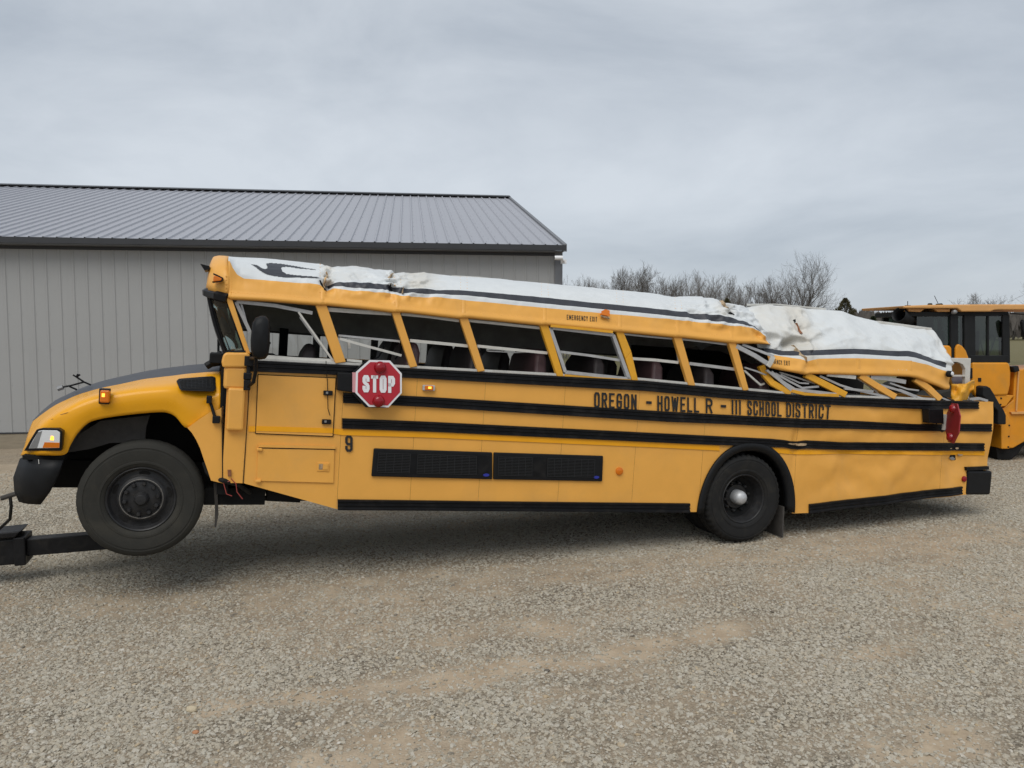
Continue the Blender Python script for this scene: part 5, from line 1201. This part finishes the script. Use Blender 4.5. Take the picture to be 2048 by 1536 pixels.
# --- mirror ------------------------------------------------------------------------------
mo = -.34
mp_ = [(503, 660), (505, 645), (511, 635), (522, 631), (532, 632), (538, 639), (540, 655), (540, 690), (537, 710), (530, 718), (518, 720), (506, 714), (501.5, 700), (501, 680)]
mb = MB(); outer = [B(x, y, mo) for x, y in mp_]; cc = sum(outer, Vector()) / len(outer); n = len(outer); rws = []
for s_, dy in ((.001, -.05), (.6, -.045), (.88, -.025), (1, .01), (.97, .08), (.001, .10)): rws.append([cc + (p - cc) * s_ + Vector((0, dy, 0)) for p in outer + outer[:1]])
bp_('side_mirror', MB().grid(rws), 'black_plastic', smooth=True)
mb = MB(); mb.tube([B(512, 716, mo + .04), B(511, 745, mo + .1), B(507, 764, -.2), B(495, 774, -.10)], .018, 8); mb.tube([B(500, 718, -.12), B(512, 716, mo + .04)], .016, 8); mb.tube([B(497, 722, -.06), B(497, 775, -.08)], .02, 8)
mb.box(B(498, 722, -.06), (.08, .10, .09)); mb.box(B(495, 752, -.08), (.07, .09, .06)); mb.box(B(494, 770, -.08), (.06, .09, .09)); bp_('mirror_arm', mb, 'rail_black', bev=.006)
# --- lettering (stroke font) --------------------------------------------------------------
def rr(u0, v0, u1, v1, c=.22, cv=.12): return [(u0 + c, v0), (u1 - c, v0), (u1, v0 + cv), (u1, v1 - cv), (u1 - c, v1), (u0 + c, v1), (u0, v1 - cv), (u0, v0 + cv), (u0 + c, v0)]
GL = {'O': [rr(0, 0, 1, 1)], 'R': [[(0, 0), (0, 1), (.72, 1), (1, .88), (1, .62), (.72, .5), (.0, .5)], [(.55, .5), (1, 0)]], 'E': [[(1, 1), (0, 1), (0, 0), (1, 0)], [(0, .5), (.8, .5)]],
      'G': [[(1, .72), (1, .88), (.78, 1), (.22, 1), (0, .88), (0, .12), (.22, 0), (.78, 0), (1, .12), (1, .46), (.52, .46)]], 'N': [[(0, 0), (0, 1)], [(0, 1), (1, 0)], [(1, 0), (1, 1)]], 'H': [[(0, 0), (0, 1)], [(1, 0), (1, 1)], [(0, .5), (1, .5)]],
      'W': [[(0, 1), (.24, 0)], [(.24, 0), (.5, .9)], [(.5, .9), (.76, 0)], [(.76, 0), (1, 1)]], 'L': [[(0, 1), (0, 0), (1, 0)]], 'I': [[(.5, 0), (.5, 1)]], 'S': [[(1, .76), (1, .88), (.78, 1), (.22, 1), (0, .88), (0, .66), (.22, .55), (.78, .45), (1, .34), (1, .12), (.78, 0), (.22, 0), (0, .12), (0, .24)]],
      'C': [[(1, .72), (1, .88), (.78, 1), (.22, 1), (0, .88), (0, .12), (.22, 0), (.78, 0), (1, .12), (1, .28)]], 'D': [[(0, 0), (0, 1), (.7, 1), (1, .86), (1, .14), (.7, 0), (0, 0)]], 'T': [[(0, 1), (1, 1)], [(.5, 1), (.5, 0)]], 'M': [[(0, 0), (0, 1)], [(0, 1), (.5, .3)], [(.5, .3), (1, 1)], [(1, 1), (1, 0)]],
      'Y': [[(0, 1), (.5, .45), (.5, 0)], [(1, 1), (.5, .45)]], 'X': [[(0, 0), (1, 1)], [(0, 1), (1, 0)]], 'P': [[(0, 0), (0, 1), (.72, 1), (1, .88), (1, .58), (.72, .46), (0, .46)]], '9': [[(0, .24), (0, .12), (.25, 0), (.75, 0), (1, .12), (1, .88), (.75, 1), (.25, 1), (0, .88), (0, .58), (.25, .46), (1, .46)]], '-': [[(0, .5), (1, .5)]]}
def strokes(ch, x0, w_, h_, th):
    """triangulated strips in plane coordinates"""
    o = []
    for pl in GL[ch]:
        P = [Vector((x0 + th / 2 + u * (w_ - th), th / 2 + v * (h_ - th))) for u, v in pl]; k = len(P); closed = (P[0] - P[-1]).length < 1e-6; Lf, Rt = [], []
        for i in range(k):
            a = P[i - 1] if i else (P[-2] if closed else None); b = P[i + 1] if i < k - 1 else (P[1] if closed else None)
            d1 = (P[i] - a).normalized() if a is not None else None; d2 = (b - P[i]).normalized() if b is not None else None
            if d1 is None: d1 = d2
            if d2 is None: d2 = d1
            n1 = Vector((-d1.y, d1.x)); n2 = Vector((-d2.y, d2.x)); mtr = n1 + n2; mtr = mtr.normalized() if mtr.length > 1e-4 else n1; L_ = min(1.6, 1 / max(.3, mtr.dot(n1))) * th / 2
            ext = Vector((0, 0))
            if not closed and i == 0: ext = -d2 * th / 2
            if not closed and i == k - 1: ext = d1 * th / 2
            Lf.append(P[i] + mtr * L_ + ext); Rt.append(P[i] - mtr * L_ + ext)
        for i in range(k - 1): o.append((Lf[i], Lf[i + 1], Rt[i + 1], Rt[i]))
    return o
def write(text, P0, ex, ez, W_, H_, th, m, name='lettering', parent=None, gap=.28, narrow={'I': .32, '-': .8, 'W': 1.35, 'M': 1.2}, surf=None):
    """text set into a W_ x H_ box from P0; surf(a, b) overrides the plane"""
    ws = [narrow.get(c, 1) if c != ' ' else .8 for c in text]; tot = sum(ws) + gap * (len(text) - 1); u = W_ / tot; x = 0; mb = MB(); e = 0
    for c, q in zip(text, ws):
        if c != ' ':
            for k, s_ in enumerate(strokes(c, x, q * u if c != 'I' else max(th, q * u), H_, th)):
                mb.add([surf(p.x, p.y) if surf else P0 + ex * p.x + ez * p.y for p in s_], [(3, 2, 1, 0)])
        x += (q + gap) * u
    return bp_(name, mb, m, parent=parent or bus)
def word(text, x0, x1, yt0, yb0, yt1, th=.0235, gap=.26):
    a = B(x0, yb0); d = B(x1, yb0 + (yt1 - yt0)); tp = B(x0, yt0); H_ = (tp - a).length; W_ = (d - a).length; ex = (d - a).normalized(); ez = (tp - a).normalized()
    def sf(p, q): r = a + ex * p + ez * q; return Vector((r.x, dent(r.x, r.z) - .0145, r.z))
    return write(text, a, ex, ez, W_, H_, th, 'print_black', gap=gap, surf=sf)
def yb(x): return 815 + (x - 1187) * (838 - 815) / (1657 - 1187)
for tx, x0, x1 in (('OREGON', 1187, 1272), ('HOWELL', 1313, 1397), ('R', 1410, 1423.5), ('III', 1462, 1479.5), ('SCHOOL', 1493, 1562), ('DISTRICT', 1571, 1657)): word(tx, x0, x1, yb(x0) - 31 + (x0 - 1187) * .006, yb(x0), yb(x1) - 31 + (x0 - 1187) * .006, gap=.30 if len(tx) > 3 else .55)
for x0 in (1291, 1440): word('-', x0, x0 + 11, yb(x0) - 31, yb(x0), yb(x0 + 11) - 31, th=.03)
word('9', 690, 705, 870, 903, 870.5, th=.024)
def fword(text, x0, x1, y0, y1, h_, Pf, th=.0062, gap=.45):
    W_ = (Pf(x1, y1, 0) - Pf(x0, y0, 0)).length; Hm = (Pf(x0, y0 - h_, 0) - Pf(x0, y0, 0)).length
    return write(text, None, None, None, W_, Hm, th, 'print_black', gap=gap, surf=lambda p, q: Pf(x0 + (x1 - x0) * p / W_, y0 + (y1 - y0) * p / W_ - h_ * q / Hm, .009))
fword('EMERGENCY', 1133, 1175, 639.5, 642.5, 9.5, roofP); fword('EXIT', 1179, 1193.5, 642.8, 644, 9.5, roofP)
fword('GENCY', 1545, 1563, 728, 730.5, 9.5, rearD, .006); fword('EXIT', 1567, 1579, 730.6, 731.5, 9.5, rearD, .006)
# --- stop arms --------------------------------------------------------------------------
so = -.135
oc = [(739, 720), (780, 721), (803.6, 747), (803.6, 786), (777, 814.7), (737.5, 813.5), (711, 786), (712, 744)]
P8 = [B(x, y, so) for x, y in oc]; cc = sum(P8, Vector()) / 8
mb = MB(); mb.prism(P8[::-1], (0, .012, 0)); sgn = bp_('stop_sign', mb, 'sign_white', label='red octagonal stop arm folded against the bus side')
mb = MB(); mb.prism([cc + (p - cc) * .915 + Vector((0, -.004, 0)) for p in P8][::-1], (0, .003, 0)); bp_('sign_face', mb, 'red_sign', parent=sgn)
for x, y in ((760, 735), (757, 802)):
    q = B(x, y, so); mb = MB(); mb.lathe([(.0001, -.055), (.03, -.052), (.048, -.04), (.058, -.015), (.06, .0)], q, 20); bp_('flasher_lamp', mb, 'red_lamp', parent=sgn, smooth=True)
a = B(725, 784.5, so - .008); d = B(790, 786, so - .008); tp = B(725, 750, so - .008)
write('STOP', a, (d - a).normalized(), (tp - a).normalized(), (d - a).length, (tp - a).length, .031, 'sign_white', name='sign_lettering', parent=sgn, gap=.22)
ocb = [(x - 6, y + 1) for x, y in oc]; bp_('stop_arm_backing', pxprism(ocb, -.11, .06), 'black_plastic')
bp_('stop_arm_box', pxprism([(675, 745), (709, 747), (709, 785), (675, 781)], -.11, .11), 'black_plastic', bev=.008); bp_('stop_arm_hinge', pxprism([(705, 745), (711.5, 745), (711.5, 785), (705, 784)], -.125, .03), 'hinge_pink')
# rear stop arm, swung part way out
hx = B(1891, 846, -.10); sz = .245; an = R_(122); dr = Vector((math.cos(an), -math.sin(an), 0)); nrm = Vector((-math.sin(an), -math.cos(an), 0)); nrm = nrm if nrm.dot(Vector((.76, .65, 0))) < 0 else -nrm; c0 = hx + dr * (sz * 1.02) + Vector((0, 0, .02))
P8 = [c0 + dr * (sz / math.cos(math.pi / 8) * math.cos(a)) + Vector((0, 0, 1)) * (sz / math.cos(math.pi / 8) * math.sin(a)) for a in [math.pi / 8 + math.pi / 4 * i for i in range(8)]]
mb = MB(); mb.prism(P8, nrm * -.012); s2_ = bp_('stop_sign', mb, 'red_back', label='red stop arm at the rear, swung half open')
for s_ in (1, -1):
    mb = MB(); cq = c0 + Vector((0, 0, s_ * sz * .72)); rws = []
    for r_, h_ in ((.055, 0), (.05, .03), (.035, .045), (.001, .05)): rws.append([cq + dr * (r_ * math.cos(a)) + Vector((0, 0, r_ * math.sin(a))) + nrm * (h_ + .001) for a in [2 * math.pi * i / 16 for i in range(17)]])
    bp_('flasher_lamp', MB().grid(rws), 'red_lamp', parent=s2_, smooth=True)
bp_('stop_arm_box', pxprism([(1858, 818), (1887, 818), (1888, 848), (1859, 846)], -.12, .11), 'black_plastic', bev=.008); bp_('stop_arm_hinge', MB().box(hx + Vector((-.012, 0, .01)), (.03, .05, .2)), 'pale_trim')
bp_('stop_arm_wire', MB().tube([B(x, y, -.06) for x, y in ((1873, 846), (1875, 858), (1884, 864), (1893, 860), (1894, 850))], .006, 5), 'rubber_clean')

# ------------------------------------------------------------------ tow lift
def Bw(p): return BO + BU * p.x + BL * p.y + BW * p.z
tow = empty('tow_lift', Bw(Vector((-8.2, 1.22, 0))), 'black steel tow truck lift arm reaching under the bus front axle', 'tow lift'); tow.location.z = 0
tow.rotation_euler = (0, 0, TH)
ap = Bw(Vector((-WB, 1.22, TR))); tin = Matrix.Rotation(-TH, 3, 'Z') @ (ap - tow.location)     # axle in tow coords
yb_ = 0.0; ZB = .345; xe_ = (Matrix.Rotation(-TH, 3, 'Z') @ (Bw(B(58, 1085, 1.22)) - tow.location)).x
mb = MB(); mb.box(((tin.x - 2.2) / 2, 0, ZB), (tin.x + 2.2, .16, .165)); mb.build('inner_boom', 'tow_black', tow, bev=.008)
mb = MB(); mb.box((xe_ - 1.6, 0, ZB - .02), (3.2, .24, .25)); mb.box((xe_ - .05, 0, ZB - .015), (.10, .30, .28)); mb.build('outer_boom', 'tow_black', tow, bev=.012)
mb = MB(); mb.prism([(xe_ - 1.2, -.16, ZB + .12), (xe_ - .08, -.16, ZB + .13), (xe_ - .03, -.16, ZB + .19), (xe_ - .35, -.16, ZB + .18), (xe_ - 1.2, -.16, ZB + .15)], (0, .32, 0)); mb.build('boom_cover', 'tow_black', tow, bev=.01)
mb = MB(); mb.box((tin.x, 0, ZB + .03), (.14, 1.05, .14)); mb.build('cross_bar', 'tow_black', tow, bev=.008)
for y_ in (-.45, .45): mb = MB(); mb.box((tin.x, y_, (ZB + tin.z) / 2), (.12, .10, tin.z - ZB + .05)); mb.build('axle_fork', 'tow_black', tow, bev=.006)
pin = Bw(B(20, 991, .5)); pin2 = Bw(B(-6, 1062, 1.0))
cb = MB().tube([pin, pin + Vector((.0, .01, -.10)), pin.lerp(pin2, .5) + Vector((.06, 0, -.05)), pin2], .014, 8).build('tow_cable', 'rubber_clean', label='black cable looping from the bumper pin to the tow lift', cat='cable', smooth=True)

# ------------------------------------------------------------------ wheel loader behind the bus
LY = 14.7
ld = empty('wheel_loader', (AT(1990, 900, LY).x, LY + 1.2, 0), 'yellow wheel loader with black framed cab behind the bus', 'wheel loader')
def LP(px, py, dy=0.0): return AT(px, py, LY) + Vector((0, dy, 0)) - ld.location
def lpr(pts, dy, d, m, name, bev=.01, parent=None): return MB().prism([LP(x, y, dy) for x, y in pts][::-1], (0, d, 0)).build(name, m, parent or ld, bev=bev)
lpr([(1800, 612), (1850, 610), (1960, 609), (2230, 609), (2230, 619), (1984, 620), (1974, 623.5), (1918, 623.5), (1909, 617), (1803, 617)], -.1, 1.75, 'loader_tan', 'cab_roof', .02)
lpr([(1815, 617), (1850, 617.5), (1841, 624), (1818, 623)], .0, .3, 'loader_tan', 'roof_fairing'); lpr([(1869, 617.5), (1901, 618), (1900, 623.5), (1876, 623.5)], .0, .3, 'loader_tan', 'roof_fairing')
lpr([(1822, 623), (2022, 623), (2022, 633), (1822, 633)], .06, 1.4, 'loader_black', 'cab_header')
for x0, x1 in ((1903, 1918), (1930, 1952), (2007, 2021)): lpr([(x0, 630), (x1, 630), (x1 + 1, 726), (x0 + 1, 726)], .02, .08, 'loader_black', 'cab_pillar')
lpr([(1976.5, 632), (1980, 632), (1979.5, 712), (1976, 712)], .015, .05, 'loader_black', 'window_bar'); lpr([(1942, 711), (2019, 711), (2020, 726), (1943, 726)], .01, .08, 'loader_black', 'cab_lower_rail')
lpr([(1840, 690), (1905, 690), (1905, 722), (1840, 722)], .10, .3, 'loader_black', 'rear_deck')
lpr([(1952, 632), (2008, 632), (2008, 712), (1952, 712)], .05, .012, 'glass_dark', 'side_window', 0); lpr([(1838, 632), (1904, 632), (1904, 691), (1838, 691)], .08, .012, 'glass_dark', 'rear_quarter_window', 0); lpr([(1917, 632), (1931, 632), (1931, 700), (1917, 700)], .06, .012, 'glass_green', 'door_glass', 0)
# far side of the cab so that the glazing has something behind it
for x0, x1 in ((1838, 1850), (1930, 1948), (2007, 2021)): lpr([(x0, 630), (x1, 630), (x1, 726), (x0, 726)], 1.4, .08, 'loader_black', 'cab_pillar')
lpr([(1850, 632), (2008, 632), (2008, 712), (1850, 712)], 1.42, .012, 'glass_dark', 'far_window', 0)
lpr([(1955, 690), (1985, 690), (1990, 660), (1996, 662), (1994, 712), (1955, 712)], .55, .5, 'seat_vinyl', 'operator_seat', .03)
MB().tube([LP(1962, 678, .5), LP(1975, 674, .7), LP(1984, 680, .8), LP(1973, 690, .6), LP(1962, 678, .5)], .02, 6).build('steering_wheel', 'loader_black', ld)
lpr([(1880, 691), (1900, 691), (1904, 696), (1904, 722), (1880, 722)], .0, .6, 'loader_yellow', 'rear_hood', .03)
lpr([(1909.5, 720), (1910, 697), (1913, 690), (1917, 688), (1924, 692), (1931, 701), (1936, 714), (1937, 720)], -.02, .12, 'loader_yellow', 'fender_fin', .02)
lpr([(1943, 725), (2015, 725), (2018, 730), (2020, 745), (2019, 770), (2015, 788), (2012, 790), (1950, 792), (1943, 770)], -.03, 1.4, 'loader_yellow', 'cab_side_panel', .03)
lpr([(1954, 755.5), (1960, 755.5), (1960, 763), (1954, 763)], -.045, .02, 'loader_black', 'panel_latch', .004); lpr([(1941, 736), (1949, 736), (1949, 757), (1941, 757)], -.02, .06, 'loader_black', 'grab_handle')
lpr([(1950, 792), (2012, 790), (2028, 791), (2012, 812), (1992, 815), (1966, 812)], .0, 1.2, 'loader_yellow', 'step_bracket'); 
for x, y in ((2002, 796.5), (2001, 809)): lpr([(x - 1.5, y - 1.5), (x + 1.5, y - 1.5), (x + 1.5, y + 1.5), (x - 1.5, y + 1.5)], -.01, .02, 'loader_black', 'bolt', 0)
fpts = [(1950, 772), (1958, 770), (1965, 774), (1972, 785), (1982, 803), (1992, 818), (1996, 828), (1996, 846), (1980, 846), (1980, 820), (1960, 800), (1950, 790)]
lpr(fpts, -.25, .5, 'loader_black', 'rear_fender', .02)
lpr([(1995, 824), (2010, 824), (2017, 840), (2017, 846), (2016, 897), (2000, 897), (1999, 850), (1993, 848), (1996, 840)], -.05, 1.2, 'loader_yellow', 'articulation_frame', .015)
for x, y in ((2015, 850), (2014, 872), (2013, 893), (2004, 834)): lpr([(x - 1.4, y - 1.4), (x + 1.4, y - 1.4), (x + 1.4, y + 1.4), (x - 1.4, y + 1.4)], -.06, .02, 'loader_black', 'bolt', 0)
lpr([(2006, 820), (2030, 800), (2033, 740), (2230, 730), (2230, 880), (2060, 880), (2030, 897), (2017, 897), (2018, 842)], .05, 1.2, 'loader_yellow', 'boom_frame', .02)
lpr([(2038, 742), (2041, 742), (2036, 822), (2033, 822)], .02, .05, 'loader_tan', 'boom_edge', 0); lpr([(2022, 824), (2230, 818), (2230, 826), (2024, 828)], .0, .06, 'loader_tan', 'boom_edge', 0)
def lwheel(px, py, r, y_):
    c = LP(px, py, y_); wo = MB().lathe([(.0001, .08), (r * .35, .10), (r * .5, .04), (r * .55, .0), (r * .55, .2)], c, 24).build('wheel', 'loader_yellow', ld, smooth='auto')
    MB().lathe([(r * .54, .05), (r * .62, -.01), (r * .88, -.02), (r * .97, .04), (r, .10), (r, .45), (r * .95, .53), (r * .6, .55), (r * .54, .5)], c, 60, rmod=lambda i, j: .95 if 3 <= i <= 5 and j % 4 < 2 else 1).build('tyre', 'rubber', wo, smooth='auto')
rl = .72; 
for px in (1898, 2215):
    for y_ in (-.12, 1.55):
        cz = LP(px, 700, 0); q = LP(px, 848, 0); c = Vector((q.x, y_, rl)); 
        wo = MB().lathe([(.0001, .08), (rl * .35, .10), (rl * .5, .04), (rl * .55, .0), (rl * .55, .2)], c + Vector((0, -1.2, 0)), 24).build('wheel', 'loader_yellow', ld, smooth='auto')
        MB().lathe([(rl * .54, .05), (rl * .62, -.01), (rl * .88, -.02), (rl * .97, .04), (rl, .10), (rl, .45), (rl * .95, .53), (rl * .6, .55), (rl * .54, .5)], c + Vector((0, -1.2, 0)), 60, rmod=lambda i, j: .95 if 3 <= i <= 5 and j % 4 < 2 else 1).build('tyre', 'rubber', wo, smooth='auto')
lpr([(1860, 780), (2000, 800), (2200, 800), (2200, 890), (1985, 905), (1860, 900)], .45, .7, 'chassis', 'chassis_frame', 0); lpr([(1999, 898), (2032, 898), (2046, 880), (2060, 880), (2044, 908), (2030, 920), (2002, 920)], .1, .9, 'chassis', 'belly_pan', 0)
# exhaust, mirror, lamps, aerials
mb = MB(); mb.tube([LP(1868, 690, .6), LP(1862, 660, .5), LP(1838, 641, .3), LP(1800, 629, .05)], [.14, .14, .13, .135], 18, cap=False); mb.build('exhaust_pipe', 'loader_black', ld, smooth=True, solid=.012)
lpr([(1822, 638), (1850, 640), (1850, 668), (1822, 668)], .3, .25, 'loader_black', 'air_cleaner', .04)
lpr([(2020, 645), (2023, 639), (2028, 643), (2031, 660), (2030, 676), (2026, 674), (2022, 660)], -.35, .08, 'loader_black', 'mirror', .015); MB().tube([LP(2021, 627, 0), LP(2036, 629, -.2), LP(2040, 633, -.3), LP(2036, 660, -.32), LP(2031, 672, -.32)], .013, 6).build('mirror_arm', 'loader_black', ld)
lpr([(2022, 622), (2030, 622), (2028, 735), (2020, 735)], .3, .06, 'pale_trim', 'windscreen_post', .01); lpr([(2023, 733), (2034, 731), (2037, 742), (2026, 745)], -.05, .15, 'loader_black', 'hose_block', .02)
MB().lathe([(.0001, -.03), (.035, -.025), (.045, .01), (.045, .05)], LP(1906, 624, -.06), 14).build('work_lamp', 'hub_grey', ld, smooth=True)
for pth, r_ in (([(1831.5, 612), (1831.5, 601)], .012), ([(1895, 609), (1886, 590)], .010)): mb = MB(); mb.tube([LP(*q, .3) for q in pth], r_ * .6, 5); mb.box(LP(pth[0][0], pth[0][1], .3), (.08, .08, .05)); mb.build('aerial', 'loader_black', ld)
lpr([(1875, 610), (1883, 610), (1882, 605), (1877, 605)], .3, .08, 'loader_black', 'beacon', .01); lpr([(1895, 607), (1899, 605), (1903, 610), (1893, 610)], .25, .1, 'loader_black', 'beacon', .01)
